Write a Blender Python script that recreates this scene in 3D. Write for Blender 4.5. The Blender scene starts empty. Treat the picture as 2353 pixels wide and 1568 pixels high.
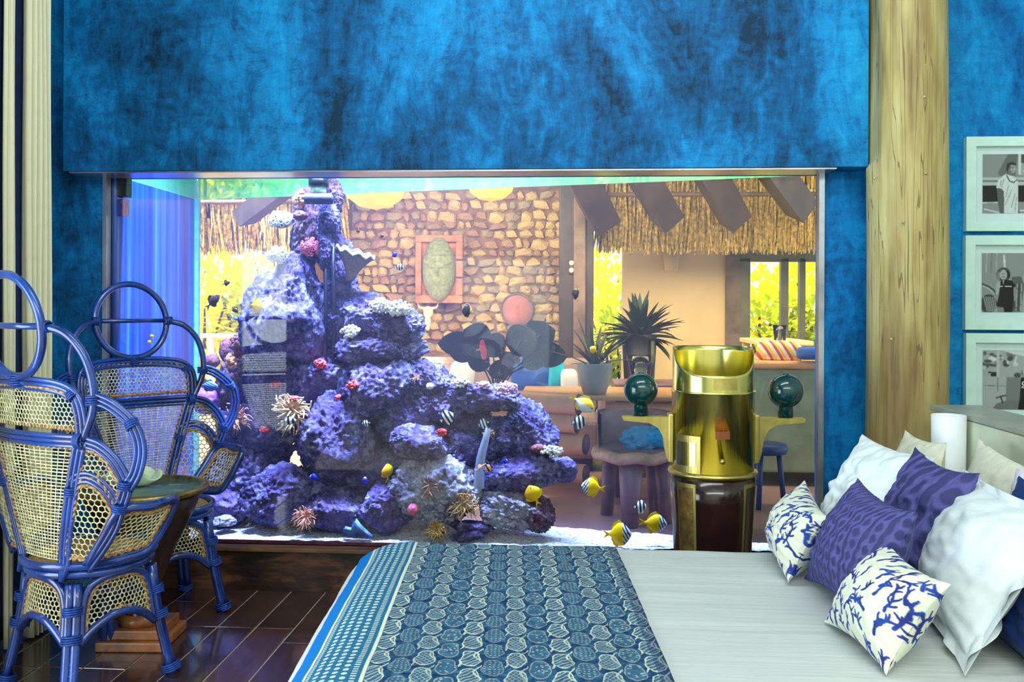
import bpy, bmesh, math, random
import numpy as np
from mathutils import Vector, Matrix, noise
C = bpy.context.scene.collection
SC = bpy.context.scene
PI = math.pi

# ---------------------------------------------------------------- camera
F_PX, CX, HZ = 2050.0, 1176.5, 710.0          # focal length, centre column and horizon row of the 2353 x 1568 frame
PSI, ROLL, H = math.atan(134 / 2050.0), 0.0045, 1.32
_fw = Vector((-math.sin(PSI), math.cos(PSI), 0)); _rt = Vector((math.cos(PSI), math.sin(PSI), 0)); _up = Vector((0, 0, 1))
_R = _rt * math.cos(ROLL) + _up * math.sin(ROLL)
_U = _up * math.cos(ROLL) - _rt * math.sin(ROLL)
cam_d = bpy.data.cameras.new('camera'); cam = bpy.data.objects.new('camera', cam_d); C.objects.link(cam)
cam.matrix_world = Matrix(((_R.x, _U.x, -_fw.x, 0), (_R.y, _U.y, -_fw.y, 0), (_R.z, _U.z, -_fw.z, H), (0, 0, 0, 1)))
cam_d.sensor_width = 36; cam_d.sensor_fit = 'HORIZONTAL'
cam_d.lens = 36 * F_PX / 2353
cam_d.shift_y = -(784 - HZ) / 2353
cam_d.clip_start = 0.05; cam_d.clip_end = 200
SC.camera = cam

def ray(px, py):
    return _fw + _R * ((px - CX) / F_PX) + _U * ((HZ - py) / F_PX)
def PY(px, py, y):                              # world point on the vertical plane at depth y
    d = ray(px, py); t = y / d.y
    return Vector((d.x * t, y, H + d.z * t))
def PZ(px, py, z):                              # world point on the horizontal plane at height z
    d = ray(px, py); t = (z - H) / d.z
    return Vector((d.x * t, d.y * t, z))

# ---------------------------------------------------------------- world, sun, large lights, exposure
w = bpy.data.worlds.new('sky'); SC.world = w; w.use_nodes = True
bg = w.node_tree.nodes['Background']; bg.inputs[0].default_value = (0.80, 0.90, 1.0, 1); bg.inputs[1].default_value = 1.6
def sun(name, rot, power, col, ang=2.0):
    l = bpy.data.lights.new(name, 'SUN'); l.energy = power; l.color = col; l.angle = math.radians(ang)
    o = bpy.data.objects.new(name, l); C.objects.link(o); o.rotation_euler = [math.radians(a) for a in rot]; return o
def area(name, loc, target, size, power, col):
    l = bpy.data.lights.new(name, 'AREA'); l.shape = 'RECTANGLE'; l.size, l.size_y = size; l.energy = power; l.color = col
    o = bpy.data.objects.new(name, l); C.objects.link(o); o.location = loc
    d = Vector(target) - Vector(loc)
    if name.startswith('aquarium'): l.spread = math.radians(75)
    o.rotation_euler = (math.atan2(d.y, -d.z), 0, 0) if name.startswith('aquarium') else d.to_track_quat('-Z', 'Y').to_euler(); return o
sun('sun', (50, 0, -62), 20.0, (1.0, 0.93, 0.72))
area('rear_fill', (0.4, -1.25, 3.18), (0.2, 4.0, 1.2), (4.2, 0.5), 56, (0.93, 1.0, 0.97))  # unseen area lamp added high behind the camera; no window is built
area('assumed_window_lamp', (-2.60, 1.25, 0.95), (1.0, 1.25, 0.95), (2.1, 1.7), 66, (0.85, 0.95, 1.0))  # unseen lamp for an assumed window; the left wall behind it is solid
area('front_wall_fill', (0.8, 0.5, 3.42), (0.9, -1.5, 1.3), (2.0, 0.8), 70, (1.0, 1.0, 0.92))  # unseen fill added to brighten the wall behind the camera and the brass
area('ceiling_fill', (0.1, 2.2, 3.3), (-0.1, 3.9, 2.3), (2.4, 0.5), 30, (0.90, 0.98, 1.0))  # unseen lamp assumed from the brighter middle of the header; no cove built
area('aquarium_assumed_lamp_left', (-1.30, 4.235, 2.90), (-1.30, 4.40, 0.9), (1.75, 0.06), 185, (0.40, 0.42, 1.0))  # unseen lamp above the water, assumed from the violet light on the reef
area('aquarium_assumed_lamp_right', (0.15, 4.23, 2.90), (0.12, 4.30, 0.9), (1.9, 0.06), 88, (0.42, 0.47, 1.0))  # its assumed right-hand partner, also hidden behind the header
area('hood_mint_fill', (-0.5, 4.23, 2.06), (-0.5, 5.2, 2.04), (3.2, 0.10), 7, (0.55, 1.0, 0.50))  # unseen mint fill added so the hood lining shows green through the water surface
area('lounge_warm_fill', (0.9, 6.9, 2.85), (1.2, 9.6, 1.2), (4.0, 1.6), 260, (1.0, 0.80, 0.46))  # unseen area lamp added to light the lounge walls warmly
area('lounge_left_fill', (-1.6, 7.3, 2.85), (-1.2, 9.6, 1.6), (2.2, 1.2), 150, (1.0, 0.82, 0.40))  # second unseen warm lamp, added for the left side of the lounge
vs = SC.view_settings
vs.view_transform = 'Standard'; vs.look = 'None'; vs.gamma = 1.0; vs.use_curve_mapping = False; vs.exposure = 0.25
cy = SC.cycles
cy.use_denoising = True; cy.use_adaptive_sampling = True; cy.adaptive_threshold = 0.02; cy.max_bounces = 9; cy.diffuse_bounces = 4; cy.glossy_bounces = 4
cy.transmission_bounces = 6; cy.transparent_max_bounces = 24; cy.sample_clamp_indirect = 4.0
cy.caustics_reflective = False; cy.caustics_refractive = False

# ---------------------------------------------------------------- helpers
def tag(o, label=None, cat=None, group=None, kind=None):
    if label: o['label'] = label
    if cat: o['category'] = cat
    if group: o['group'] = group
    if kind: o['kind'] = kind
    return o
def thing(name, label, cat, loc=(0, 0, 0), rotz=0.0, group=None):
    o = bpy.data.objects.new(name, None); C.objects.link(o); o.location = loc; o.rotation_euler = (0, 0, rotz)
    o.empty_display_size = 0.05
    return tag(o, label, cat, group)
def link(name, me, parent=None, mat=None):
    o = bpy.data.objects.new(name, me); C.objects.link(o)
    if mat is not None and not me.materials: me.materials.append(mat)
    if parent is not None: o.parent = parent
    return o
def copy_tree(o, parent=None):
    c = o.copy(); C.objects.link(c)
    if parent is not None: c.parent = parent
    for ch in list(o.children): copy_tree(ch, c)
    return c

class MB:
    """collects shapes into one mesh"""
    def __init__(s): s.v = []; s.f = []; s.sm = []
    def add(s, vs_, fs_, smooth=True):
        n = len(s.v); s.v.extend([tuple(p) for p in vs_]); s.f.extend([tuple(i + n for i in f) for f in fs_]); s.sm.extend([smooth] * len(fs_))
        return s
    def box(s, a, b, bev=0.0, M=None):
        x0, y0, z0 = a; x1, y1, z1 = b
        if bev > 0:
            bm = bmesh.new(); bmesh.ops.create_cube(bm, size=1)
            for v in bm.verts: v.co = Vector(((x0 + x1) / 2 + v.co.x * (x1 - x0), (y0 + y1) / 2 + v.co.y * (y1 - y0), (z0 + z1) / 2 + v.co.z * (z1 - z0)))
            bmesh.ops.bevel(bm, geom=list(bm.edges), offset=bev, segments=2, affect='EDGES', profile=0.5)
            bm.verts.ensure_lookup_table()
            vs_ = [v.co.copy() for v in bm.verts]; fs_ = [[v.index for v in f.verts] for f in bm.faces]; bm.free()
        else:
            vs_ = [Vector(p) for p in ((x0, y0, z0), (x1, y0, z0), (x1, y1, z0), (x0, y1, z0), (x0, y0, z1), (x1, y0, z1), (x1, y1, z1), (x0, y1, z1))]
            fs_ = [(3, 2, 1, 0), (4, 5, 6, 7), (0, 1, 5, 4), (1, 2, 6, 5), (2, 3, 7, 6), (3, 0, 4, 7)]
        if M is not None: vs_ = [M @ v for v in vs_]
        return s.add(vs_, fs_, False)
    def tube(s, path, r, seg=8, closed=False, caps=True, smooth=True):
        P = [Vector(p) for p in path]; n = len(P)
        if n < 2: return s
        rad = r if isinstance(r, (list, tuple)) else [r] * n
        T = []
        for i in range(n):
            if closed: t = P[(i + 1) % n] - P[i - 1]
            else: t = P[min(i + 1, n - 1)] - P[max(i - 1, 0)]
            T.append(t.normalized() if t.length > 1e-9 else Vector((0, 0, 1)))
        a = Vector((0, 0, 1)) if abs(T[0].z) < 0.9 else Vector((1, 0, 0))
        u = T[0].cross(a).normalized(); vs_ = []; fs_ = []
        for i in range(n):
            u = (u - T[i] * u.dot(T[i]));
            u = u.normalized() if u.length > 1e-6 else T[i].orthogonal().normalized()
            b = T[i].cross(u)
            for k in range(seg):
                an = 2 * PI * k / seg
                vs_.append(P[i] + (u * math.cos(an) + b * math.sin(an)) * rad[i])
        m = n if closed else n - 1
        for i in range(m):
            j = (i + 1) % n
            for k in range(seg):
                k2 = (k + 1) % seg
                fs_.append((i * seg + k, i * seg + k2, j * seg + k2, j * seg + k))
        if caps and not closed:
            fs_.append(tuple(range(seg - 1, -1, -1))); fs_.append(tuple((n - 1) * seg + k for k in range(seg)))
        return s.add(vs_, fs_, smooth)
    def lathe(s, prof, seg=32, c=(0, 0, 0), smooth=True, cap=True, a0=0.0, a1=2 * PI):
        full = abs(a1 - a0 - 2 * PI) < 1e-6; cols = seg if full else seg + 1
        vs_ = []; fs_ = []
        for (r, z) in prof:
            for k in range(cols):
                an = a0 + (a1 - a0) * k / seg
                vs_.append((c[0] + r * math.cos(an), c[1] + r * math.sin(an), c[2] + z))
        for i in range(len(prof) - 1):
            for k in range(seg):
                k2 = (k + 1) % cols
                fs_.append((i * cols + k, i * cols + k2, (i + 1) * cols + k2, (i + 1) * cols + k))
        if cap and full:
            if prof[0][0] > 1e-5: fs_.append(tuple(range(cols - 1, -1, -1)))
            if prof[-1][0] > 1e-5: fs_.append(tuple((len(prof) - 1) * cols + k for k in range(cols)))
        return s.add(vs_, fs_, smooth)
    def ico(s, c, r, sub=2, smooth=True, f=None):
        bm = bmesh.new(); bmesh.ops.create_icosphere(bm, subdivisions=sub, radius=1)
        rr = r if isinstance(r, (tuple, list, Vector)) else (r, r, r)
        vs_ = []
        for v in bm.verts:
            p = Vector((v.co.x * rr[0], v.co.y * rr[1], v.co.z * rr[2]))
            if f: p = f(p, v.co)
            vs_.append(p + Vector(c))
        fs_ = [[v.index for v in fc.verts] for fc in bm.faces]; bm.free()
        return s.add(vs_, fs_, smooth)
    def prism(s, poly, y0, y1, smooth=False):      # poly of (x, z), extruded along y
        n = len(poly); vs_ = [(p[0], y0, p[1]) for p in poly] + [(p[0], y1, p[1]) for p in poly]
        fs_ = [tuple(range(n)), tuple(range(2 * n - 1, n - 1, -1))]
        fs_ += [((i + 1) % n, i, n + i, n + (i + 1) % n) for i in range(n)]
        return s.add(vs_, fs_, smooth)
    def prismz(s, poly, z0, z1):                    # poly of (x, y), extruded along z
        n = len(poly); vs_ = [(p[0], p[1], z0) for p in poly] + [(p[0], p[1], z1) for p in poly]
        fs_ = [tuple(range(n - 1, -1, -1)), tuple(range(n, 2 * n))]
        fs_ += [(i, (i + 1) % n, n + (i + 1) % n, n + i) for i in range(n)]
        return s.add(vs_, fs_, False)
    def mesh(s, name):
        me = bpy.data.meshes.new(name); me.from_pydata(s.v, [], s.f); me.polygons.foreach_set('use_smooth', s.sm); me.update()
        bm = bmesh.new(); bm.from_mesh(me); bmesh.ops.recalc_face_normals(bm, faces=bm.faces); bm.to_mesh(me); bm.free()
        return me
    def obj(s, name, mat, parent=None, bevel=0):
        o = link(name, s.mesh(name), parent, mat)
        return o
def rigid_M(loc, rot=(0, 0, 0)):
    from mathutils import Euler
    return Matrix.Translation(loc) @ Euler(rot).to_matrix().to_4x4()
def spline(pts, n=8, closed=False):                 # Catmull-Rom through points
    P = [Vector(p) for p in pts]; m = len(P); out = []
    rng = range(m) if closed else range(m - 1)
    for i in rng:
        p1 = P[i]; p2 = P[(i + 1) % m]
        p0 = P[i - 1] if (closed or i > 0) else p1 * 2 - p2
        p3 = P[(i + 2) % m] if (closed or i + 2 < m) else p2 * 2 - p1
        for k in range(n):
            t = k / n; t2 = t * t; t3 = t2 * t
            out.append(0.5 * ((2 * p1) + (p2 - p0) * t + (2 * p0 - 5 * p1 + 4 * p2 - p3) * t2 + (3 * p1 - p0 - 3 * p2 + p3) * t3))
    if not closed: out.append(P[-1])
    return out
def grid_mesh(name, pts, col=None, smooth=True, uv=None):   # pts: numpy (n, m, 3)
    n, m, _ = pts.shape
    idx = np.arange(n * m).reshape(n, m)
    q = np.stack([idx[:-1, :-1], idx[1:, :-1], idx[1:, 1:], idx[:-1, 1:]], -1).reshape(-1, 4)
    me = bpy.data.meshes.new(name)
    me.vertices.add(n * m); me.vertices.foreach_set('co', pts.reshape(-1).astype(np.float32))
    k = len(q); me.loops.add(k * 4); me.loops.foreach_set('vertex_index', q.reshape(-1).astype(np.int32))
    me.polygons.add(k); me.polygons.foreach_set('loop_start', (np.arange(k) * 4).astype(np.int32))
    me.update(calc_edges=True); me.polygons.foreach_set('use_smooth', [smooth] * k)
    if col is not None:
        a = me.attributes.new('print', 'FLOAT_COLOR', 'POINT')
        a.data.foreach_set('color', np.concatenate([col.reshape(-1, 3), np.ones((n * m, 1))], 1).reshape(-1).astype(np.float32))
    if uv is not None:
        l = me.uv_layers.new(name='uv'); l.data.foreach_set('uv', uv.reshape(-1, 2)[q.reshape(-1)].reshape(-1).astype(np.float32))
    me.validate(); return me

# ---------------------------------------------------------------- materials
class E:                                            # tiny expression builder over math nodes
    def __init__(s, nt, sock): s.nt = nt; s.s = sock
    def _m(s, op, *a, clamp=False):
        n = s.nt.nodes.new('ShaderNodeMath'); n.operation = op; n.use_clamp = clamp
        for i, x in enumerate((s,) + a):
            if isinstance(x, E): s.nt.links.new(x.s, n.inputs[i])
            else: n.inputs[i].default_value = x
        return E(s.nt, n.outputs[0])
    def __add__(s, o): return s._m('ADD', o)
    __radd__ = __add__
    def __sub__(s, o): return s._m('SUBTRACT', o)
    def __mul__(s, o): return s._m('MULTIPLY', o)
    __rmul__ = __mul__
    def __truediv__(s, o): return s._m('DIVIDE', o)
    def floor(s): return s._m('FLOOR')
    def fract(s): return s._m('FRACT')
    def abs(s): return s._m('ABSOLUTE')
    def sin(s): return s._m('SINE')
    def min(s, o): return s._m('MINIMUM', o)
    def max(s, o): return s._m('MAXIMUM', o)
    def lt(s, o): return s._m('LESS_THAN', o)
    def gt(s, o): return s._m('GREATER_THAN', o)
    def mod(s, o): return s._m('FLOORED_MODULO', o)
    def pow(s, o): return s._m('POWER', o)
    def sqrt(s): return s._m('SQRT')
    def step(s, e0, e1):                             # smooth step
        n = s.nt.nodes.new('ShaderNodeMapRange'); n.interpolation_type = 'SMOOTHSTEP'
        s.nt.links.new(s.s, n.inputs[0]); n.inputs[1].default_value = e0; n.inputs[2].default_value = e1
        n.inputs[3].default_value = 0; n.inputs[4].default_value = 1
        return E(s.nt, n.outputs[0])
def lin(c):                                         # sRGB 0-255 to linear
    return tuple(((x / 255 + 0.055) / 1.055) ** 2.4 if x / 255 > 0.04045 else x / 255 / 12.92 for x in c[:3])
def c4(c): return (c[0], c[1], c[2], 1.0)
class MT:
    """material with a Principled shader and helper nodes"""
    def __init__(s, name, col=(200, 200, 200), rough=0.6, metal=0.0, spec=0.5, coat=0.0):
        s.m = bpy.data.materials.new(name); s.m.use_nodes = True; s.nt = s.m.node_tree; s.b = s.nt.nodes['Principled BSDF']
        s.b.inputs['Base Color'].default_value = c4(lin(col)); s.b.inputs['Roughness'].default_value = rough
        s.b.inputs['Metallic'].default_value = metal; s.b.inputs['Specular IOR Level'].default_value = spec
        if coat: s.b.inputs['Coat Weight'].default_value = coat; s.b.inputs['Coat Roughness'].default_value = 0.08
    def n(s, t, **kw):
        nd = s.nt.nodes.new(t)
        for k, v in kw.items(): setattr(nd, k, v)
        return nd
    def co(s, kind='Object', scale=(1, 1, 1), rot=(0, 0, 0)):
        t = s.n('ShaderNodeTexCoord'); mp = s.n('ShaderNodeMapping'); s.nt.links.new(t.outputs[kind], mp.inputs[0])
        mp.inputs['Scale'].default_value = scale; mp.inputs['Rotation'].default_value = rot
        return mp.outputs[0]
    def xyz(s, vec):
        x = s.n('ShaderNodeSeparateXYZ'); s.nt.links.new(vec, x.inputs[0]); return [E(s.nt, o) for o in x.outputs]
    def noise(s, vec, scale=5.0, detail=4.0, rough=0.55, dist=0.0):
        t = s.n('ShaderNodeTexNoise'); s.nt.links.new(vec, t.inputs['Vector'])
        t.inputs['Scale'].default_value = scale; t.inputs['Detail'].default_value = detail; t.inputs['Roughness'].default_value = rough
        t.inputs['Distortion'].default_value = dist
        return E(s.nt, t.outputs[0])
    def voro(s, vec, scale=5.0, feature='F1', rnd=1.0):
        t = s.n('ShaderNodeTexVoronoi', feature=feature); s.nt.links.new(vec, t.inputs['Vector']); t.inputs['Scale'].default_value = scale
        t.inputs['Randomness'].default_value = rnd
        return t
    def ramp(s, e, stops):
        r = s.n('ShaderNodeValToRGB'); s.nt.links.new(e.s if isinstance(e, E) else e, r.inputs[0]); el = r.color_ramp.elements
        while len(el) < len(stops): el.new(0.5)
        for i, (p, c) in enumerate(stops): el[i].position = p; el[i].color = c4(lin(c))
        return r.outputs[0]
    def mix(s, fac, a, b):
        m = s.n('ShaderNodeMix', data_type='RGBA')
        if isinstance(fac, E): s.nt.links.new(fac.s, m.inputs[0])
        else: m.inputs[0].default_value = fac
        for i, x in ((6, a), (7, b)):
            if isinstance(x, (tuple, list)): m.inputs[i].default_value = c4(lin(x))
            else: s.nt.links.new(x, m.inputs[i])
        return m.outputs[2]
    def color(s, sock):
        s.nt.links.new(sock, s.b.inputs['Base Color']); return s
    def rough(s, e): s.nt.links.new(e.s, s.b.inputs['Roughness']); return s
    def bump(s, e, strength=0.4, dist=0.01):
        b = s.n('ShaderNodeBump'); s.nt.links.new(e.s if isinstance(e, E) else e, b.inputs['Height'])
        b.inputs['Strength'].default_value = strength; b.inputs['Distance'].default_value = dist
        s.nt.links.new(b.outputs[0], s.b.inputs['Normal']); return s
def simple(name, col, rough=0.6, metal=0.0, var=0.12, scale=20.0, bump=0.0, bscale=None, coat=0.0, spec=0.5):
    t = MT(name, col, rough, metal, spec, coat); v = t.co(); n = t.noise(v, scale, 4)
    d = tuple(max(0, c * (1 - var)) for c in col); l = tuple(min(255, c * (1 + var)) for c in col)
    t.color(t.ramp(n, [(0.3, d), (0.7, l)]))
    if bump: t.bump(t.noise(v, bscale or scale * 2, 5), bump, 0.01)
    return t.m
def printed(name, rough=0.75, bump=0.25, bscale=260):
    t = MT(name, (255, 255, 255), rough); a = t.n('ShaderNodeAttribute', attribute_name='print'); t.color(a.outputs[0])
    t.bump(t.noise(t.co(), bscale, 3), bump, 0.002); return t.m
def pane_mat(name, tint=(1, 1, 1), ior=1.5, rough=0.0, refl=1.0):
    m = bpy.data.materials.new(name); m.use_nodes = True; nt = m.node_tree; nt.nodes.clear()
    o = nt.nodes.new('ShaderNodeOutputMaterial'); mx = nt.nodes.new('ShaderNodeMixShader'); tr = nt.nodes.new('ShaderNodeBsdfTransparent')
    gl = nt.nodes.new('ShaderNodeBsdfGlossy'); fr = nt.nodes.new('ShaderNodeFresnel'); mu = nt.nodes.new('ShaderNodeMath'); mu.operation = 'MULTIPLY'
    tr.inputs[0].default_value = c4(tint); gl.inputs['Roughness'].default_value = rough; fr.inputs[0].default_value = ior; mu.inputs[1].default_value = refl
    nt.links.new(fr.outputs[0], mu.inputs[0]); nt.links.new(mu.outputs[0], mx.inputs[0]); nt.links.new(tr.outputs[0], mx.inputs[1]); nt.links.new(gl.outputs[0], mx.inputs[2])
    nt.links.new(mx.outputs[0], o.inputs[0]); return m
# ================================================================ SETTING
def plaster(name, lo, mid, hi, streak):
    t = MT(name, mid, 0.6, 0, 0.2)
    v = t.co('Object', (1.0, 1.0, 0.55))
    n1 = t.noise(v, 1.5, 6, 0.62, 0.6)
    n2 = t.noise(t.co('Object', (3.4, 3.4, 1.7)), 3.0, 7, 0.68, 1.6)
    n3 = t.noise(t.co('Object', (1, 1, 1.6), (0, 0.5, 0)), 7.0, 6, 0.66, 0.8)
    n4 = t.noise(t.co('Object', (1, 1, 0.3), (0, 0.25, 0)), 26.0, 8, 0.75, 0.3); n5 = t.noise(t.co('Object', (0.35, 1, 1), (0, -0.5, 0)), 30.0, 8, 0.75, 0.3)
    f = n1 * 0.66 + n2 * 0.28 + n3 * 0.13 + (n4 + n5 - 1.0) * 0.16
    c = t.ramp(f, [(0.41, lo), (0.51, mid), (0.60, hi), (0.72, streak)])
    scr = (n5 - 0.5).abs().lt(0.004) * n1.gt(0.5) * 0.30
    c = t.mix(scr, c, (110, 190, 215))
    t.color(c); t.bump(n2 * 0.6 + n3 * 0.5 + n4 * 0.4 + n5 * 0.4, 0.34, 0.012); return t.m
M_PLASTER = plaster('blue_plaster', (0, 44, 72), (0, 92, 148), (0, 132, 198), (24, 168, 222))
M_PLASTER_R = plaster('blue_plaster_wall', (0, 60, 112), (0, 112, 182), (0, 146, 216), (44, 180, 230))
M_CEIL = simple('ceiling_paint', (205, 215, 215), 0.8, 0, 0.03, 3)
def wbox(name, a, b, m, parent=None, bev=0.0, kind='structure'):
    o = MB().box(a, b, bev).obj(name, m, parent)
    if parent is None and kind: o['kind'] = kind
    return o
GX0, GX1, GY = -2.195, 1.128, 4.08                    # opening of the tank wall
wbox('wall_back', (-2.75, GY, 0), (GX0, GY + 0.12, 3.5), M_PLASTER)
wbox('wall_back', (GX1, GY, 0), (2.9, GY + 0.12, 3.5), M_PLASTER_R)
hx0, hx1 = PY(145, 393, 3.93).x, PY(1995, 383, 3.93).x
wbox('wall_header', (hx0, 3.93, 1.94), (hx1, GY + 0.12, 3.5), M_PLASTER)
wbox('wall_left', (-2.75, -1.5, 0), (-2.63, GY, 3.5), M_PLASTER)
M_WWHITE = simple('white_wall', (226, 226, 214), 0.8, 0, 0.02, 3)
wbox('wall_right', (2.8, -1.5, 0), (2.9, GY, 3.5), M_WWHITE)
wbox('wall_front', (-2.75, -1.6, 0), (2.9, -1.5, 3.5), M_WWHITE)
wbox('ceiling', (-2.75, -1.6, 3.5), (2.9, GY + 0.12, 3.6), M_CEIL)
# steel soffit under the header and slim frame round the glass
M_STEEL = simple('brushed_steel', (170, 178, 190), 0.28, 0.85, 0.12, 6, 0.05, 80)
fr = wbox('trim_1', (hx0 + 0.02, 3.945, 1.932), (GX1 + 0.02, GY + 0.03, 1.941), M_STEEL)
wbox('trim_2', (GX0 - 0.006, GY - 0.012, 0.20), (GX0 + 0.012, GY + 0.03, 1.932), M_STEEL)
wbox('trim_3', (GX1 - 0.020, GY - 0.012, 0.20), (GX1 + 0.004, GY + 0.03, 1.932), M_STEEL)

# floor: dark boards laid towards the tank, light grooves between
M_GROOVE = simple('floor_groove', (214, 196, 176), 0.6, 0, 0.1, 8)
fl = wbox('floor', (-2.75, -1.6, -0.08), (2.9, GY + 0.12, -0.003), M_GROOVE)
def plank_mat():
    t = MT('dark_floor_board', (64, 42, 36), 0.22, 0, 1.0, 0.7); t.b.inputs['Coat IOR'].default_value = 1.8
    oi = t.n('ShaderNodeObjectInfo'); rnd = E(t.nt, oi.outputs['Random'])
    v = t.co('Object', (22, 1.6, 4)); n1 = t.noise(v, 2.5, 6, 0.65, 1.2); n2 = t.noise(t.co('Object', (3, 3, 3)), 1.5, 4)
    f = n1 * 0.55 + n2 * 0.3 + rnd * 0.25
    t.color(t.ramp(f, [(0.30, (38, 25, 24)), (0.52, (68, 45, 41)), (0.75, (104, 72, 60))]))
    t.rough(n1 * 0.10 + 0.15); t.bump(n1, 0.08, 0.004); return t.m
M_PLANK = plank_mat()
random.seed(5)
_pm = {}
def plank_mesh(L):
    k = round(L, 2)
    if k not in _pm: _pm[k] = MB().box((0.0025, 0.0025, -0.02), (0.1585, k - 0.0025, 0.0), 0.0022).mesh('plank'); _pm[k].materials.append(M_PLANK)
    return _pm[k]
for i in range(-6, 21):
    x = -1.772 + 0.161 * i
    if x < -2.75 or x > 1.2: continue
    y = 0.9 + random.choice((0, 0.15, 0.3, 0.45))
    while y < GY - 0.02:
        L = random.choice((0.45, 0.6, 0.75, 0.9)); L = min(L, GY - 0.001 - y)
        o = link('plank', plank_mesh(L), fl); o.location = (x, y, 0); y += round(L, 2)
        if L < 0.02: break

# dark wooden plinth under the tank
def plinth_mat():
    t = MT('plinth_wood', (40, 26, 20), 0.45)
    n1 = t.noise(t.co('Object', (1, 1, 2.2)), 3.2, 6, 0.6, 0.8); n2 = t.noise(t.co('Object', (1.5, 1, 12)), 5, 5, 0.6)
    t.color(t.ramp(n1 * 0.8 + n2 * 0.25, [(0.40, (18, 13, 11)), (0.52, (54, 34, 25)), (0.62, (112, 72, 48)), (0.76, (146, 98, 66))]))
    t.bump(n2, 0.2, 0.006); return t.m
M_PLINTH = plinth_mat(); M_LEDGE = simple('plinth_ledge', (104, 74, 52), 0.4, 0, 0.3, 6, 0.1)
wbox('baseboard_back', (GX0, GY - 0.002, 0.0), (GX1, GY + 0.10, 0.186), M_PLINTH)
wbox('trim_4', (GX0, GY - 0.028, 0.186), (GX1, GY + 0.10, 0.206), M_LEDGE, bev=0.004)

# ================================================================ AQUARIUM
aq = thing('aquarium', 'large built-in saltwater aquarium in the blue plaster wall above a dark wooden plinth', 'aquarium', (-0.5, GY, 0.206))
OFF = Vector((0.5, -GY, -0.206))
BLx, BLy, BRx, BRy = -2.17, 5.05, 1.30, 4.167
def back_y(x): return BLy + (BRy - BLy) * (x - BLx) / (BRx - BLx)
WZ0, WZ1 = 0.206, 1.945
M_GLASS = pane_mat('tank_glass', (0.96, 0.985, 0.99), 1.5, 0.0, 0.7)
M_GLASSB = pane_mat('tank_back_glass', (0.94, 0.96, 0.97), 1.33, 0.0, 0.5)
def local(o):
    o.data.transform(Matrix.Translation(OFF)); o.parent = aq; return o
local(MB().box((GX0 - 0.06, GY + 0.031, WZ0), (1.31, GY + 0.045, WZ1)).obj('front_glass', M_GLASS))
n_ = Vector((BRy - BLy, -(BRx - BLx), 0)).normalized() * -0.014
b = MB(); b.prismz([(BLx, BLy), (BRx, BRy), (BRx + n_.x, BRy + n_.y), (BLx + n_.x, BLy + n_.y)], WZ0, WZ1); local(b.obj('back_glass', M_GLASSB))
def end_mat():
    t = MT('blue_end_panel', (60, 110, 235), 0.16, 0, 0.6)
    x, y, z = t.xyz(t.co('Object'))
    n = t.noise(t.co('Object', (1, 9, 0.25)), 2.2, 3, 0.5)
    t.color(t.ramp(n, [(0.30, (34, 44, 120)), (0.45, (20, 74, 190)), (0.6, (44, 104, 214)), (0.75, (110, 190, 230))]))
    return t.m
M_END = end_mat()
local(MB().box((-2.185, GY + 0.046, WZ0), (-2.165, BLy, WZ1)).obj('end_panel', M_END))
M_SILI = simple('tank_corner_seal', (120, 205, 190), 0.2, 0, 0.1)
local(MB().box((BLx, BLy - 0.035, WZ0), (BLx + 0.03, BLy - 0.012, WZ1)).obj('corner_seal', M_SILI))
M_BED = simple('tank_base', (60, 50, 70), 0.8)
b = MB(); b.prismz([(GX0, GY + 0.03), (1.31, GY + 0.03), (BRx, BRy + 0.02), (BLx, BLy + 0.02), (GX0, BLy + 0.02)], 0.15, WZ0); local(b.obj('base_plate', M_BED))
M_LID = pane_mat('water_surface', (0.9, 1.0, 0.93), 1.33, 0.02, 0.35)
b = MB(); b.prismz([(GX0, GY + 0.046), (1.30, GY + 0.046), (BRx, BRy), (BLx, BLy)], WZ1, WZ1 + 0.004); local(b.obj('water_surface', M_LID))
M_HOOD = simple('hood_lining', (120, 226, 110), 0.7, 0, 0.03)
b = MB(); b.box((GX0, GY + 0.125, 2.96), (1.32, BLy + 0.06, 2.98)); b.box((GX0 - 0.01, GY + 0.125, WZ1), (GX0, BLy + 0.06, 2.96))
b.prismz([(BLx, BLy + 0.03), (BRx, BRy + 0.03), (BRx, BRy + 0.05), (BLx, BLy + 0.05)], WZ1 + 0.004, 2.96); local(b.obj('hood', M_HOOD))
def water_mat():
    m = bpy.data.materials.new('sea_water'); m.use_nodes = True; nt = m.node_tree; nt.nodes.clear()
    o = nt.nodes.new('ShaderNodeOutputMaterial'); t = nt.nodes.new('ShaderNodeBsdfTransparent'); v = nt.nodes.new('ShaderNodeVolumeScatter')
    v.inputs['Color'].default_value = (0.55, 0.60, 1.0, 1); v.inputs['Density'].default_value = 0.07; v.inputs['Anisotropy'].default_value = 0.2
    nt.links.new(t.outputs[0], o.inputs['Surface']); nt.links.new(v.outputs[0], o.inputs['Volume']); return m
b = MB(); b.prismz([(GX0 + 0.035, GY + 0.047), (1.295, GY + 0.047), (BRx - 0.01, BRy - 0.017), (BLx + 0.01, BLy - 0.017)], WZ0 + 0.002, WZ1 - 0.002); local(b.obj('water', water_mat()))
M_WRED = simple('algae_strip', (92, 34, 60), 0.7, 0, 0.5, 14)
local(MB().box((GX0 + 0.01, GY + 0.046, WZ0), (-0.75, GY + 0.052, 0.222)).obj('algae_strip', M_WRED))

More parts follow.
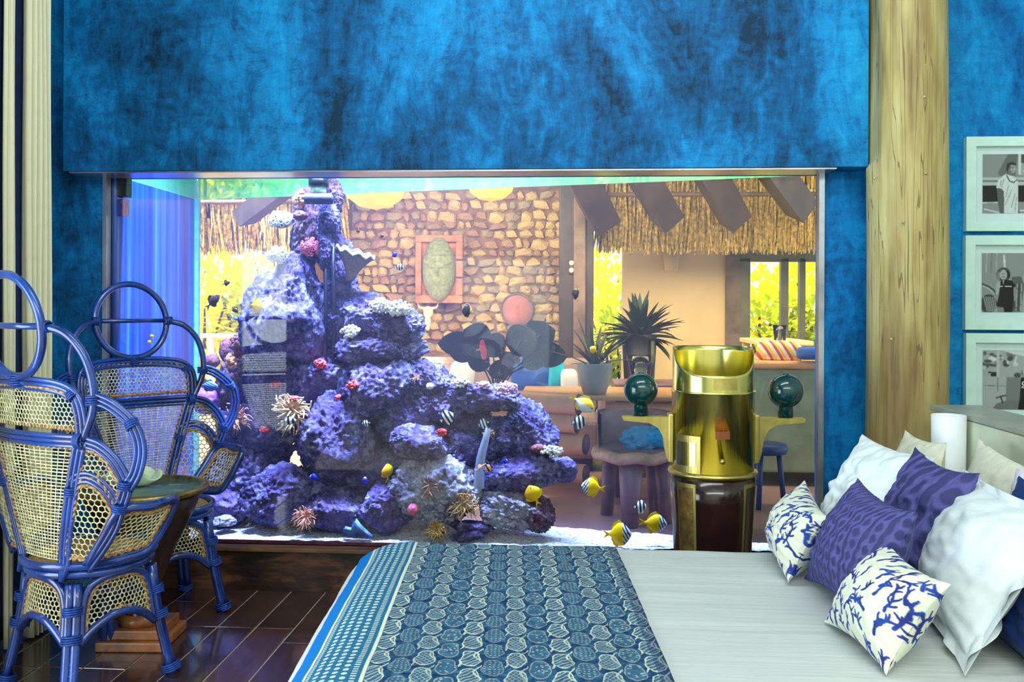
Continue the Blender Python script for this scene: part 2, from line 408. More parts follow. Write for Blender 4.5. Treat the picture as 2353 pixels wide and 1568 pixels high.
# sand
nx, ny = 330, 60
P_ = np.zeros((nx, ny, 3))
for i in range(nx):
    x = GX0 + 0.012 + (1.295 - GX0 - 0.012) * i / (nx - 1); yb = back_y(x) - 0.004
    for j in range(ny):
        y = GY + 0.048 + (yb - GY - 0.048) * j / (ny - 1)
        z = 0.222 + 0.016 * noise.noise(Vector((x * 2.2, y * 2.2, 3))) + 0.007 * noise.noise(Vector((x * 17, y * 17, 1))) + 0.004 * noise.noise(Vector((x * 60, y * 60, 7)))
        P_[i, j] = (x, y, z)
def sand_mat():
    t = MT('coral_sand', (225, 228, 235), 0.9)
    v = t.co('Object'); vo = t.voro(v, 95); n = t.noise(v, 78, 3, 0.7)
    t.color(t.ramp(n, [(0.36, (96, 104, 150)), (0.47, (205, 210, 225)), (0.7, (250, 250, 250))])); t.bump(vo.outputs['Distance'], 0.8, 0.01); return t.m
M_SAND = sand_mat()
so = link('sand', grid_mesh('sand', P_), None, M_SAND)
tag(so, 'white coral sand covering the bottom of the aquarium', 'sand', kind='stuff')

# pump at the upper left corner
M_BLACK = simple('black_plastic', (14, 15, 18), 0.35, 0, 0.2); M_BLUEP = simple('blue_plastic', (46, 44, 150), 0.3, 0, 0.2); M_PINK = simple('pink_acrylic', (225, 160, 200), 0.25)
wp = thing('wave_pump', 'black and purple wave pump at the upper left inside the aquarium glass', 'pump', tuple(PY(270, 440, 4.16)))
def at(px, py, y, o): return PY(px, py, y) - Vector(o.location)
def pbox(name, m, par, px0, py0, px1, py1, y0, y1, bev=0.004):
    a = at(px0, py1, y0, par); b_ = at(px1, py0, y0, par)
    return MB().box((a.x, y0 - par.location.y, a.z), (b_.x, y1 - par.location.y, b_.z), bev).obj(name, m, par)
pbox('magnet_housing', M_BLACK, wp, 250, 402, 291, 452, 4.135, 4.19)
pbox('motor_block', M_BLUEP, wp, 254, 458, 281, 496, 4.14, 4.19)
pbox('side_plate', M_PINK, wp, 281, 456, 286, 497, 4.14, 4.19, 0.002)
b = MB(); c_ = at(284, 476, 4.165, wp); b.tube([c_, c_ + Vector((0.012, 0, 0))], [0.03, 0.022], 16); b.obj('propeller_cage', M_BLUEP, wp)
# ================================================================ REEF
def rock_mat(name, dark, mid, light, crust, seed=0.0):
    t = MT(name, mid, 0.85, 0, 0.2)
    v = t.co('Object', (1, 1, 1)); n1 = t.noise(v, 7, 6, 0.65, 0.4); n2 = t.noise(v, 34, 6, 0.7, 0.8); n3 = t.noise(t.co('Object', (1, 1, 1), (seed, 1, 0)), 3.2, 3)
    vo = t.voro(v, 46); pit = E(t.nt, vo.outputs['Distance'])
    f = n1 * 0.5 + n2 * 0.55
    c = t.ramp(f, [(0.38, dark), (0.50, mid), (0.60, light), (0.72, (205, 200, 215))])
    c = t.mix(n3.step(0.52, 0.62) * 0.6, c, crust)
    t.color(c); t.bump(n2 * 1.2 + pit * 0.5 + n1 * 0.5, 1.0, 0.022); return t.m
M_ROCK = [rock_mat('live_rock_violet', (30, 28, 58), (86, 80, 130), (160, 154, 200), (98, 78, 136), 0.3),
          rock_mat('live_rock_brown', (44, 32, 46), (98, 78, 96), (156, 134, 156), (122, 80, 96), 1.3),
          rock_mat('live_rock_pale', (84, 84, 116), (166, 164, 194), (228, 226, 240), (150, 140, 156), 2.1)]
_ico = {}
def ico_np(sub):
    if sub not in _ico:
        bm = bmesh.new(); bmesh.ops.create_icosphere(bm, subdivisions=sub, radius=1)
        _ico[sub] = ([v.co.copy() for v in bm.verts], [[v.index for v in f.verts] for f in bm.faces]); bm.free()
    return _ico[sub]
def rock(label, px, py, rx, rz, y, depth, tilt=0, seed=0, m=0, sub=6, amp=1.0, taper=0.0, name='live_rock', cat='rock', group=None):
    c = PY(px, py, y); s = y / F_PX
    a, b_, c_ = rx * s, depth, rz * s
    yb = back_y(c.x) - 0.02
    b_ = min(b_, (yb - 4.135) / 2); c.y = min(max(c.y, 4.135 + b_), yb - b_)
    vs0, fs0 = ico_np(sub); off = Vector((seed * 7.13, seed * 3.7, seed * 1.9)); r = (a + b_ + c_) / 3
    ct, st = math.cos(math.radians(tilt)), math.sin(math.radians(tilt)); V = []
    D = []; rp_ = random.Random(seed * 31 + 7); PL = []
    for _ in range(9):
        PL.append((Vector((rp_.gauss(0, 1), rp_.gauss(0, 1), rp_.gauss(0, 1))).normalized(), rp_.uniform(0.70, 0.98) if amp > 0.45 else rp_.uniform(0.85, 1.1)))
    for n in vs0:
        q = Vector((n.x * a, n.y * b_, n.z * c_)) / r; d = 1.0
        for pv, h_ in PL:
            dt = n.dot(pv)
            if dt * d > h_: d = h_ / dt
        d += amp * (0.20 * noise.noise(q * 1.4 + off) + 0.20 * noise.ridged_multi_fractal(q * 2.4 + off, 0.9, 2.1, 5, 1.0, 2.0) * 0.5 + 0.20 * (noise.turbulence(q * 5 + off, 5, True) - 0.3))
        if sub >= 6:
            f1 = noise.voronoi(q * 6.5 + off)[0][0]; d -= amp * 0.10 * max(0.0, 0.32 - f1) / 0.32
        D.append(d)
    mean = sum(D) / len(D)
    for n, d in zip(vs0, D):
        p = Vector((n.x * a, n.y * b_, n.z * c_)) * (d / mean)
        if taper: p.x *= 1 - taper * n.z
        V.append((p.x * ct + p.z * st, p.y, -p.x * st + p.z * ct))
    mb = MB(); mb.v = V; mb.f = [tuple(f) for f in fs0]; mb.sm = [True] * len(fs0)
    o = mb.obj(name, M_ROCK[m]); o.location = c
    return tag(o, label, cat, group)
R_ = rock
R_('huge tapering violet boulder with pitted face in the upper half of the reef', 664, 716, 92, 132, 4.48, 0.16, 8, 1, 0, 6, 0.6, 0.34)
R_('rounded grey boulder peeping out behind the upper left of the huge tapering boulder', 606, 694, 44, 72, 4.60, 0.11, 22, 2, 0, 6)
R_('tall brown rock column on the left half of the reef tower under the brown knob', 703, 528, 36, 92, 4.56, 0.09, 0, 3, 1, 6, 0.8)
R_('ragged dark rock at the very top of the reef beside the black pipe fitting', 766, 452, 20, 50, 4.50, 0.06, -6, 4, 1, 6, 1.1)
R_('upper lumpy column rock on the right half of the reef tower', 758, 512, 26, 42, 4.46, 0.07, 0, 5, 0, 6)
R_('narrow violet rock hanging below the upper column rock of the tower', 748, 572, 20, 44, 4.44, 0.06, 4, 6, 0, 6)
R_('dark rock behind the ruffled leather coral carrying it', 784, 604, 36, 70, 4.58, 0.09, -4, 7, 0, 6)
R_('bulging violet rock low on the right of the tower above the shelf', 786, 668, 36, 50, 4.54, 0.09, 0, 8, 0, 6)
R_('dark rock at the centre of the tower behind the pink polyp cluster', 728, 506, 44, 66, 4.62, 0.08, 0, 9, 0, 5)
R_('sloping rock filling the gap between the tower foot and the shelf', 792, 748, 54, 72, 4.52, 0.12, -20, 10, 0, 6)
R_('blocky violet rock behind the white corals on the shelf', 846, 730, 64, 52, 4.46, 0.11, 12, 11, 0, 6)
R_('dark rugged overhang rock at the right tip of the coral shelf', 914, 752, 60, 48, 4.42, 0.11, -8, 12, 0, 6, 1.15)
R_('wide undercut shelf rock below the white corals', 862, 804, 108, 42, 4.44, 0.13, -4, 13, 0, 6, 1.0)
R_('left shoulder rock covered with brown growth beside the purple fan coral', 552, 872, 50, 84, 4.66, 0.12, 8, 14, 1, 6)
R_('shadowed rock under the huge tapering boulder in the middle of the reef', 648, 890, 112, 92, 4.62, 0.13, 0, 15, 0, 6)
R_('rough violet rock right below the huge boulder with a red sponge', 744, 872, 74, 62, 4.50, 0.13, -14, 16, 0, 6)
R_('big upright violet boulder above the blue fish in the centre of the reef', 766, 1012, 82, 104, 4.36, 0.15, 6, 17, 0, 6, 0.65)
R_('broad violet boulder under the shelf with a red sponge on its left edge', 878, 894, 94, 80, 4.40, 0.15, -10, 18, 0, 6, 0.65)
R_('dim boulder behind the anemone on the left side of the reef', 586, 1006, 88, 92, 4.60, 0.15, 0, 19, 0, 6)
R_('dim slab at the lower left of the reef behind the chair', 556, 1098, 92, 78, 4.52, 0.15, 16, 20, 0, 6)
R_('big rounded boulder on the sand at the lower left of the reef', 648, 1138, 88, 66, 4.34, 0.14, -8, 21, 0, 6, 0.7)
R_('low pale boulder on the sand beneath the big upright boulder', 772, 1170, 74, 48, 4.30, 0.12, 4, 22, 0, 6, 0.7)
R_('squarish boulder on the sand left of the pink shell', 884, 1166, 64, 54, 4.30, 0.12, 0, 23, 0, 6, 0.7)
R_('shadowed slab behind the lone yellow fish seen head-on', 850, 1076, 128, 62, 4.48, 0.12, 4, 24, 0, 6)
R_('small violet rock between the broad boulder and the arch', 940, 964, 64, 80, 4.38, 0.12, -20, 25, 0, 6)
R_('knobbly rock where the arch springs from the reef', 1008, 922, 66, 54, 4.38, 0.11, 0, 26, 0, 6, 1.1)
R_('ridge rock descending from the shelf towards the arch', 986, 876, 74, 40, 4.40, 0.11, 28, 27, 0, 6, 1.1)
R_('flat crusted rock forming the top of the arch under the pink corals', 1110, 912, 84, 32, 4.34, 0.10, 8, 28, 0, 6, 1.2)
R_('curved rough rock forming the right leg of the arch', 1228, 1000, 46, 82, 4.30, 0.09, -32, 29, 0, 6, 1.2)
R_('upright wedge rock inside the right side of the arch', 1152, 1004, 44, 46, 4.32, 0.09, 14, 30, 0, 6)
R_('shaded back wall rock under the arch', 1064, 986, 72, 86, 4.46, 0.08, 0, 31, 0, 5)
R_('smooth rounded rock with a red sponge in front of the arch', 966, 1018, 68, 40, 4.26, 0.10, 4, 32, 0, 6, 0.6)
R_('dark rock bridging below the smooth rounded rock', 1070, 1030, 74, 36, 4.34, 0.09, 16, 33, 0, 6)
R_('long trunk-shaped rock jutting out right with a blunt nose', 1192, 1088, 112, 46, 4.28, 0.10, -9, 34, 0, 6, 0.4, 0.0)
R_('dark rock filling the lower middle behind the pale boulders', 800, 1130, 150, 60, 4.50, 0.10, 0, 44, 0, 5)
R_('dark rock deep behind the broad violet boulder', 880, 980, 120, 80, 4.56, 0.09, 0, 45, 0, 5)
R_('blunt end knob at the tip of the trunk-shaped rock', 1296, 1080, 30, 28, 4.26, 0.05, 20, 35, 0, 5, 0.8)
R_('broad pale rock carrying two tan anemones at the foot of the reef', 1004, 1128, 100, 74, 4.26, 0.11, 10, 36, 2, 6, 0.8)
R_('pale slab on the sand below the trunk-shaped rock', 1172, 1172, 78, 40, 4.24, 0.09, 12, 37, 2, 6, 0.9)
R_('grey boulder on the sand beside the yellow and black fish', 1238, 1182, 36, 42, 4.24, 0.07, -10, 38, 1, 6)
R_('dark rock wedged under the long trunk-shaped rock', 1190, 1132, 44, 24, 4.30, 0.07, 0, 39, 0, 5)
R_('jagged little rubble piece on the sand right of the tan grass anemone', 1084, 1212, 48, 14, 4.22, 0.05, 4, 40, 0, 5, 1.2)
R_('smallest rubble piece in front of the jagged one on the sand', 1074, 1232, 40, 12, 4.17, 0.03, -4, 41, 0, 5, 1.2)
R_('small white rock on the sand behind the rattan chair leg', 518, 1198, 28, 12, 4.25, 0.05, 0, 42, 2, 5, 0.8)
R_('violet rock at the lower left corner just above the sand', 524, 1160, 56, 44, 4.40, 0.10, 0, 43, 0, 5)

# --- corals, anemones, sponges
def coral_mat(name, a, b_, scale=40, bump=0.8):
    t = MT(name, a, 0.7, 0, 0.3); n = t.noise(t.co(), scale, 4); t.color(t.ramp(n, [(0.35, a), (0.65, b_)])); t.bump(n, bump, 0.006); return t.m
M_ANEM = coral_mat('anemone_tan', (196, 132, 108), (226, 172, 146), 14, 0.1); M_ANEM2 = coral_mat('anemone_cream', (196, 158, 112), (226, 194, 150), 14, 0.1)
M_ANEM3 = coral_mat('anemone_gold', (170, 130, 60), (214, 180, 110), 14, 0.1); M_ABASE = coral_mat('anemone_base', (120, 88, 104), (160, 120, 130))
M_WHITEC = coral_mat('white_coral', (210, 206, 200), (250, 250, 246), 60); M_TANC = coral_mat('tan_coral', (150, 120, 96), (204, 176, 146), 60)
M_PINKC = coral_mat('pink_polyp', (206, 84, 120), (240, 130, 160), 60, 0.3); M_REDS = coral_mat('red_sponge', (206, 52, 60), (240, 96, 92), 50)
M_BROWNC = coral_mat('brown_coral', (92, 52, 56), (138, 84, 86), 90); M_PURP = coral_mat('purple_coral', (120, 66, 150), (168, 104, 186), 60)
M_LEATH = coral_mat('leather_coral', (104, 96, 102), (136, 126, 128), 120, 0.3); M_LRIM = coral_mat('leather_rim', (150, 146, 130), (190, 186, 168), 80, 0.3)
M_ORANGE = coral_mat('orange_coral', (214, 138, 90), (240, 176, 130), 60); M_CLAM = coral_mat('blue_clam', (44, 84, 160), (96, 136, 200), 24, 0.4)
M_PALEP = coral_mat('pale_pink_coral', (206, 150, 196), (240, 196, 226), 90)
def organ(name, label, cat, px, py, y, group=None):
    return thing(name, label, cat, tuple(PY(px, py, y)), 0, group)
def anemone(label, px, py, rpx, y, n, m, seed, up=0.35, grp='tentacled anemones on the reef', thick=1.0):
    r = rpx * y / F_PX; o = organ('sea_anemone', label, 'anemone', px, py, y, grp); rd = random.Random(seed)
    MB().ico((0, 0.01, -0.12 * r), (0.5 * r, 0.35 * r, 0.42 * r), 3).obj('column', M_ABASE, o)
    b = MB()
    for i in range(n):
        an = rd.uniform(0, 2 * PI); el = rd.uniform(0.05, 1.0)
        d = Vector((math.cos(an) * math.sqrt(1 - el * el * 0.6), -el * 0.85, math.sin(an) * math.sqrt(1 - el * el * 0.6) + up)).normalized()
        L = r * rd.uniform(0.65, 1.05); side = Vector((rd.uniform(-1, 1), rd.uniform(-0.4, 0.4), rd.uniform(-1, 1))) * 0.42 * L
        p0 = d * 0.25 * r; p3 = d * L + side * 0.15 + Vector((0, 0, -0.12 * r)); pts = spline([p0, d * L * 0.55 + side * 0.7, p3], 4)
        k = len(pts); b.tube(pts, [thick * r * 0.058 * (1 - 0.55 * q / (k - 1)) for q in range(k)], 5)
    t = b.obj('tentacles', m, o); t['kind'] = 'stuff'; return o
anemone('pinkish anemone with drooping arms at the left edge beside the chair arm', 540, 962, 44, 4.42, 60, M_ANEM, 1)
anemone('largest cream anemone on the reef just left of the big upright boulder', 672, 946, 56, 4.30, 80, M_ANEM2, 2)
anemone('pink anemone standing on the sand at the foot of the low pale boulder', 702, 1192, 34, 4.19, 70, M_ANEM, 3)
anemone('tan anemone high on the broad pale rock', 990, 1116, 34, 4.18, 70, M_ANEM, 4)
anemone('cream curly anemone low on the right of the broad pale rock', 1066, 1160, 42, 4.18, 80, M_ANEM2, 5)
anemone('golden grassy anemone at the front of the sand beside the bed runner', 1004, 1222, 32, 4.16, 90, M_ANEM3, 6, 0.7)
anemone('tiny pink anemone on the slope above the broad boulder', 958, 868, 14, 4.28, 24, M_ANEM, 7)
anemone('pale stubby anemone hanging under the arch beside the glassy tube', 1124, 996, 18, 4.22, 24, M_ANEM2, 8)
def cluster(name, label, cat, px, py, rx, rz, y, n, m, base_m, seed, rr=0.22, grp=None, part='polyp_mass', ring=False):
    s = y / F_PX; o = organ(name, label, cat, px, py, y, grp); rd = random.Random(seed)
    MB().ico((0, 0.012, 0), (rx * s * 0.86, 0.03, rz * s * 0.86), 3).obj('coral_base', base_m, o)
    b = MB()
    for i in range(n):
        an = rd.uniform(0, 2 * PI); q = math.sqrt(rd.random()); x = math.cos(an) * q; z = math.sin(an) * q
        c = Vector((x * rx * s, -0.03 * math.sqrt(max(0, 1 - q * q)) - 0.004, z * rz * s)); r = rr * min(rx, rz) * s * rd.uniform(0.7, 1.15)
        if ring:
            nrm = Vector((x * 0.6, -1, z * 0.6)).normalized(); u = nrm.orthogonal().normalized(); w_ = nrm.cross(u)
            b.tube([c + (u * math.cos(k * PI / 4) + w_ * math.sin(k * PI / 4)) * r for k in range(8)], r * 0.42, 5, True)
        else: b.ico(c, (r, r, r), 2)
    t = b.obj(part, m, o); t['kind'] = 'stuff'; return o
cluster('polyp_coral', 'bright pink polyp cluster in the middle of the reef tower', 'coral', 713, 568, 23, 21, 4.40, 60, M_PINKC, M_BROWNC, 11, 0.16, ring=True)
cluster('white_coral', 'white bushy coral sticking out left near the top of the tower', 'coral', 645, 508, 27, 20, 4.50, 46, M_WHITEC, M_TANC, 12, 0.26, ring=True)
cluster('white_coral', 'white and tan coral head on a stalk left above the huge boulder', 'coral', 637, 586, 25, 19, 4.44, 46, M_WHITEC, M_TANC, 13, 0.26, ring=True)
cluster('white_coral', 'white rounded coral on the left of the shelf top', 'coral', 876, 704, 27, 18, 4.32, 60, M_WHITEC, M_WHITEC, 14, 0.2)
cluster('white_coral', 'white coral with a teal patch on the right of the shelf top', 'coral', 918, 710, 27, 19, 4.30, 50, M_WHITEC, M_WHITEC, 15, 0.24)
cluster('white_coral', 'small shaggy white coral below the shelf top left', 'coral', 806, 762, 21, 17, 4.34, 40, M_WHITEC, M_WHITEC, 16, 0.26)
cluster('white_coral', 'white speckled coral at the lower right end of the arch', 'coral', 1268, 1036, 26, 13, 4.20, 40, M_WHITEC, M_ROCK[2], 17, 0.28)
cluster('fan_coral', 'reddish purple fluffy coral on the left shoulder of the reef', 'coral', 556, 792, 26, 26, 4.50, 90, M_BROWNC, M_PURP, 18, 0.22)
cluster('encrusting_coral', 'pale pink dotted coral at the right end of the arch top', 'coral', 1166, 892, 28, 15, 4.24, 70, M_PALEP, M_PALEP, 19, 0.22)
cluster('encrusting_coral', 'pale pink coral in the middle of the arch top', 'coral', 1112, 884, 16, 9, 4.24, 30, M_PALEP, M_PALEP, 20, 0.3)
cluster('encrusting_coral', 'white spotted crust coral at the left end of the arch top', 'coral', 1058, 878, 22, 12, 4.26, 30, M_WHITEC, M_ROCK[2], 21, 0.3)
cluster('sponge', 'orange sponge wrapping the left side of the pipe at the tower top', 'sponge', 690, 458, 13, 20, 4.48, 30, M_ORANGE, M_ORANGE, 22, 0.4)
cluster('sponge', 'orange sponge hanging below the reddish purple fluffy coral', 'sponge', 533, 830, 11, 18, 4.48, 24, M_ORANGE, M_ORANGE, 23, 0.4)
for k, (px, py, rx, rz, y, lb) in enumerate([(738, 836, 13, 11, 4.36, 'square red sponge under the huge boulder'), (810, 884, 12, 9, 4.24, 'bright red sponge left on the broad violet boulder'),
        (777, 912, 6, 6, 4.26, 'tiny red sponge above the big upright boulder'), (677, 916, 9, 7, 4.28, 'red sponge on top of the largest cream anemone'), (1015, 993, 13, 8, 4.17, 'bright red sponge on the smooth rounded rock'),
        (636, 884, 14, 8, 4.46, 'dull red sponge on the shadowed rock left of the largest cream anemone'), (609, 988, 10, 7, 4.42, 'dull red sponge above the dim left boulder')]):
    cluster('red_sponge', lb, 'sponge', px, py, rx, rz, y, 22, M_REDS, M_REDS, 30 + k, 0.36, 'red sponges dotted over the reef', 'lobe_mass')
def ball(name, label, cat, px, py, rx, rz, y, m, seed, amp=0.12):
    s = y / F_PX; off = Vector((seed, seed * 2, 0))
    o = MB().ico((0, 0, 0), (rx * s, min(rx, rz) * s, rz * s), 4, True, lambda p, n: p * (1 + amp * noise.fractal(n * 2.2 + off, 1, 2, 3))).obj(name, m)
    o.location = PY(px, py, y); return tag(o, label, cat)
ball('brown_knob_coral', 'smooth brown knob coral on the tower below the pipe', 'coral', 690, 496, 17, 12, 4.42, M_BROWNC, 1)
ball('brown_knob_coral', 'round brown knob coral at the far left behind the chair hoop', 'coral', 488, 830, 17, 17, 4.60, M_BROWNC, 2)
ball('brown_knob_coral', 'tall brown lobe coral just left of the reddish purple fluffy coral', 'coral', 519, 806, 15, 28, 4.62, M_BROWNC, 3)
ball('purple_mushroom_coral', 'big pinkish purple mushroom coral behind the chair arm', 'coral', 474, 922, 32, 32, 4.58, M_PURP, 4)
ball('pink_shell', 'glossy pink and red snail shell at the foot of the broad pale rock', 'shell', 949, 1172, 13, 14, 4.15, M_PINKC, 5)
ball('brown_knob_coral', 'small mauve plate coral beside the white speckled coral', 'coral', 1238, 1032, 18, 11, 4.20, M_BROWNC, 6)
ball('pale_disc_coral', 'little round cream disc coral on the ridge left of the arch', 'coral', 988, 888, 9, 8, 4.26, M_WHITEC, 7)
# leather coral with a ruffled rim
lc = organ('leather_coral', 'grey cup shaped leather coral with pale ruffled rim on the right of the tower', 'coral', 800, 612, 4.42)
s_ = 4.42 / F_PX; b = MB(); nu, nv = 44, 10; vs_ = []; fs_ = []
for j in range(nv):
    t = j / (nv - 1)
    for i in range(nu):
        an = 2 * PI * i / nu; rr = (10 + 34 * t ** 1.6) * s_; ruf = (t ** 3) * 4.5 * s_ * math.sin(an * 9)
        ax = Vector((14 * t + 4, -6 * t, -34 + 66 * t)) * s_
        vs_.append(ax + Vector((math.cos(an) * rr, math.sin(an) * rr * 0.55, math.sin(an + 1.0) * 8 * s_ * t + ruf - math.cos(an) * 20 * s_ * t)))
for j in range(nv - 1):
    for i in range(nu): fs_.append((j * nu + i, j * nu + (i + 1) % nu, (j + 1) * nu + (i + 1) % nu, (j + 1) * nu + i))
b.add(vs_, fs_); cup = b.obj('cup', M_LEATH, lc); sd = cup.modifiers.new('solid', 'SOLIDIFY'); sd.thickness = 0.004
MB().tube([vs_[(nv - 1) * nu + i] for i in range(nu)], 0.006, 6, True).obj('ruffled_rim', M_LRIM, lc)
# return pipe at the top
M_PVC = simple('old_grey_pipe', (62, 58, 84), 0.5, 0, 0.25, 30, 0.2); M_PVCW = simple('white_pipe_collar', (205, 205, 200), 0.5, 0, 0.12, 30)
M_PVCD = simple('dark_return_pipe', (40, 38, 62), 0.5, 0, 0.25, 30, 0.2)
rp = organ('return_pipe', 'black and white pipe fitting with a short horizontal spout at the top of the reef', 'pipe', 732, 440, 4.40)
def L_(px, py, dy=0): return PY(px, py, 4.40 + dy) - Vector(rp.location)
MB().tube([L_(732, 400), L_(732, 412)], 19 * s_, 20).obj('ribbed_cap', M_BLACK, rp)
MB().tube([L_(732, 411), L_(732, 429)], 23 * s_, 20).obj('collar', M_BLACK, rp)
MB().tube([L_(732, 429), L_(732, 450)], 18 * s_, 20).obj('pipe', M_PVCW, rp)
b = MB(); b.tube([L_(702, 457, -0.03), L_(764, 457, -0.03)], 13 * s_, 18, caps=False); b.tube([L_(703, 457, -0.03), L_(764, 457, -0.03)], 10 * s_, 18); b.obj('spout', M_PVC, rp)
for q in (749, 768):
    MB().tube([L_(q - 3, 560, 0.03), L_(q, 700, 0.02), L_(q - 2, 840, 0.02)], 4.6 * s_, 10).obj('down_pipe', M_PVCD, rp)
# blue clam on the sand and glassy tube
cl = organ('blue_clam', 'bright blue pointed clam standing on the sand below the low pale boulders', 'clam', 820, 1214, 4.16)
s_ = 4.16 / F_PX
for sg in (-1, 1):
    b = MB(); prof = [(-34, -17), (-26, -4), (-30, 2), (-12, -2), (-4, 20), (8, 6), (24, -8), (36, -18)]
    pts = [Vector((x * s_, sg * 0.012 * (1 + (z + 18) / 40), z * s_)) for x, z in prof]; low = [Vector((x * s_, 0, -18 * s_)) for x, z in prof]
    n = len(pts); b.add(pts + low, [(i, i + 1, n + i + 1, n + i) for i in range(n - 1)]); o = b.obj('shell_half', M_CLAM, cl)
    sd = o.modifiers.new('solid', 'SOLIDIFY'); sd.thickness = 0.006
M_GLASSY = MT('glassy_tube', (190, 205, 235), 0.3); M_GLASSY.b.inputs['Alpha'].default_value = 0.45
b = MB(); b.tube(spline([PY(1100, 1122, 4.17), PY(1104, 1060, 4.165), PY(1116, 1010, 4.165), PY(1122, 985, 4.17)], 6), [0.026 - 0.0008 * k for k in range(19)], 12, caps=False)
tag(b.obj('glassy_tube', M_GLASSY.m), 'translucent pale tube standing before the trunk-shaped rock', 'tube')

# --- fish
def fish_mats():
    d = {}
    def mk(name, fn, base=(240, 200, 0)):
        t = MT('fish_' + name, base, 0.35); x, y, z = t.xyz(t.co('Object')); t.color(fn(t, x, z)); d[name] = t.m
    mk('fox', lambda t, x, z: t.mix(x.gt(0.20), (250, 205, 0), t.ramp((x * 9.0 + z * 4).fract(), [(0.0, (225, 235, 250)), (0.60, (225, 235, 250)), (0.64, (14, 16, 40)), (1.0, (14, 16, 40))])))
    mk('yellow', lambda t, x, z: t.ramp(z + 0.5, [(0.2, (235, 170, 10)), (0.8, (255, 220, 20))]))
    mk('humbug', lambda t, x, z: t.mix((x * 3.6 + 0.1).fract().lt(0.48), (225, 235, 250), (10, 12, 26)))
    mk('dark', lambda t, x, z: t.mix((x * 6).fract().lt(0.2), (70, 50, 36), (28, 24, 26)))
    mk('blue', lambda t, x, z: t.mix(x.gt(0.34), (36, 40, 225), (200, 190, 220)))
    mk('tang', lambda t, x, z: t.mix((z * 9 + x * 3).fract().lt(0.4), (40, 90, 190), (150, 190, 235)))
    mk('damsel', lambda t, x, z: t.mix(x.lt(-0.25), (20, 22, 44), (240, 190, 20)))
    mk('clown', lambda t, x, z: t.mix((x * 2.4 + 0.2).fract().lt(0.35), (240, 170, 140), (30, 26, 40)))
    mk('rabbit', lambda t, x, z: t.mix(z.gt(0.02), (225, 225, 230), (240, 200, 40)))
    d['eye'] = simple('fish_eye', (10, 10, 12), 0.15); return d
FM = fish_mats()
_fm = {}
def fish_meshes(kind, tall, longfin):
    key = (kind, tall, longfin)
    if key in _fm: return _fm[key]
    b = MB(); prof = [(-0.36, 0.05), (-0.28, 0.09), (-0.12, 0.32), (0.05, 0.46), (0.2, 0.44), (0.34, 0.30), (0.45, 0.14), (0.5, 0.03)]
    vs_ = []; fs_ = []; k = 12
    for x, h in prof:
        for i in range(k):
            a = 2 * PI * i / k; vs_.append((x, math.cos(a) * h * 0.30 * (0.6 + 0.4 * tall), math.sin(a) * h * tall))
    n = len(prof)
    for i in range(n - 1):
        for j in range(k): fs_.append((i * k + j, i * k + (j + 1) % k, (i + 1) * k + (j + 1) % k, (i + 1) * k + j))
    fs_ += [tuple(range(k)), tuple((n - 1) * k + j for j in range(k))]
    b.add(vs_, fs_); body = b.mesh('body')
    def fin(name, poly, th=0.012): q = MB(); q.prism(poly, -th, th); return q.mesh(name)
    L = 1.9 if longfin else 1.0
    tail = fin('tail_fin', [(-0.33, 0.04), (-0.5 - 0.06 * L, 0.17 * tall * L), (-0.45, 0.0), (-0.5 - 0.06 * L, -0.17 * tall * L), (-0.33, -0.04)])
    h = 0.46 * tall
    dors = fin('dorsal_fin', [(0.22, h * 0.86), (0.06, h + 0.08 * L), (-0.14, h * 0.78 + 0.07 * L), (-0.27, h * 0.3), (-0.1, h * 0.55)])
    anal = fin('anal_fin', [(0.05, -h * 0.92), (-0.08, -h - 0.05 * L), (-0.2, -h * 0.68 - 0.06 * L), (-0.28, -h * 0.28), (-0.1, -h * 0.55)])
    e = MB(); e.ico((0.36, -0.07 * (0.6 + 0.4 * tall), 0.05 * tall), 0.028, 2); e.ico((0.36, 0.07 * (0.6 + 0.4 * tall), 0.05 * tall), 0.028, 2); eye = e.mesh('eye')
    mm = FM[kind]; fm = FM['yellow'] if kind in ('fox', 'yellow', 'rabbit') else FM['dark'] if kind in ('dark', 'damsel') else FM[kind]
    body.materials.append(mm); tail.materials.append(FM['yellow'] if kind == 'damsel' else fm); dors.materials.append(fm); anal.materials.append(fm); eye.materials.append(FM['eye'])
    _fm[key] = (body, tail, dors, anal, eye); return _fm[key]
def fish(kind, name, label, px, py, length, ang=0, y=4.2, yaw=0, tall=1.0, longfin=False, cat='fish', grp=None):
    """ang: heading in the picture plane, 0 = to the right, 90 = up; yaw turns it towards or away from the glass"""
    o = thing(name, label, cat, tuple(PY(px, py, y)), 0, grp); L = length * y / F_PX; o.scale = (L, L, L)
    flip = math.cos(math.radians(ang)) < -0.01
    Rz = Matrix.Rotation(math.radians(yaw), 3, 'Z')
    if flip: Rm = Matrix.Rotation(-math.radians(180 - ang) * -1, 3, 'Y') @ Matrix.Rotation(PI, 3, 'Z'); 
    else: Rm = Matrix.Rotation(-math.radians(ang), 3, 'Y')
    o.rotation_euler = (Rz @ Rm).to_euler()
    for me in fish_meshes(kind, tall, longfin): link(me.name.split('.')[0], me, o)
    return o
FX, HB = 'yellow rabbitfish with striped faces', 'black and white striped damselfish'
fish('fox', 'rabbitfish', 'yellow fish with striped white face swimming left in front of the log table', 1362, 1120, 52, 172, 4.20, 0, 0.9, grp=FX)
fish('fox', 'rabbitfish', 'yellow fish with black and white face lowest above the sand near the bed', 1420, 1228, 62, 4, 4.16, -12, 0.95, grp=FX)
fish('fox', 'rabbitfish', 'yellow fish with pale face beside the brass binnacle just above the sand', 1502, 1203, 60, -4, 4.17, 0, 0.8, grp=FX)
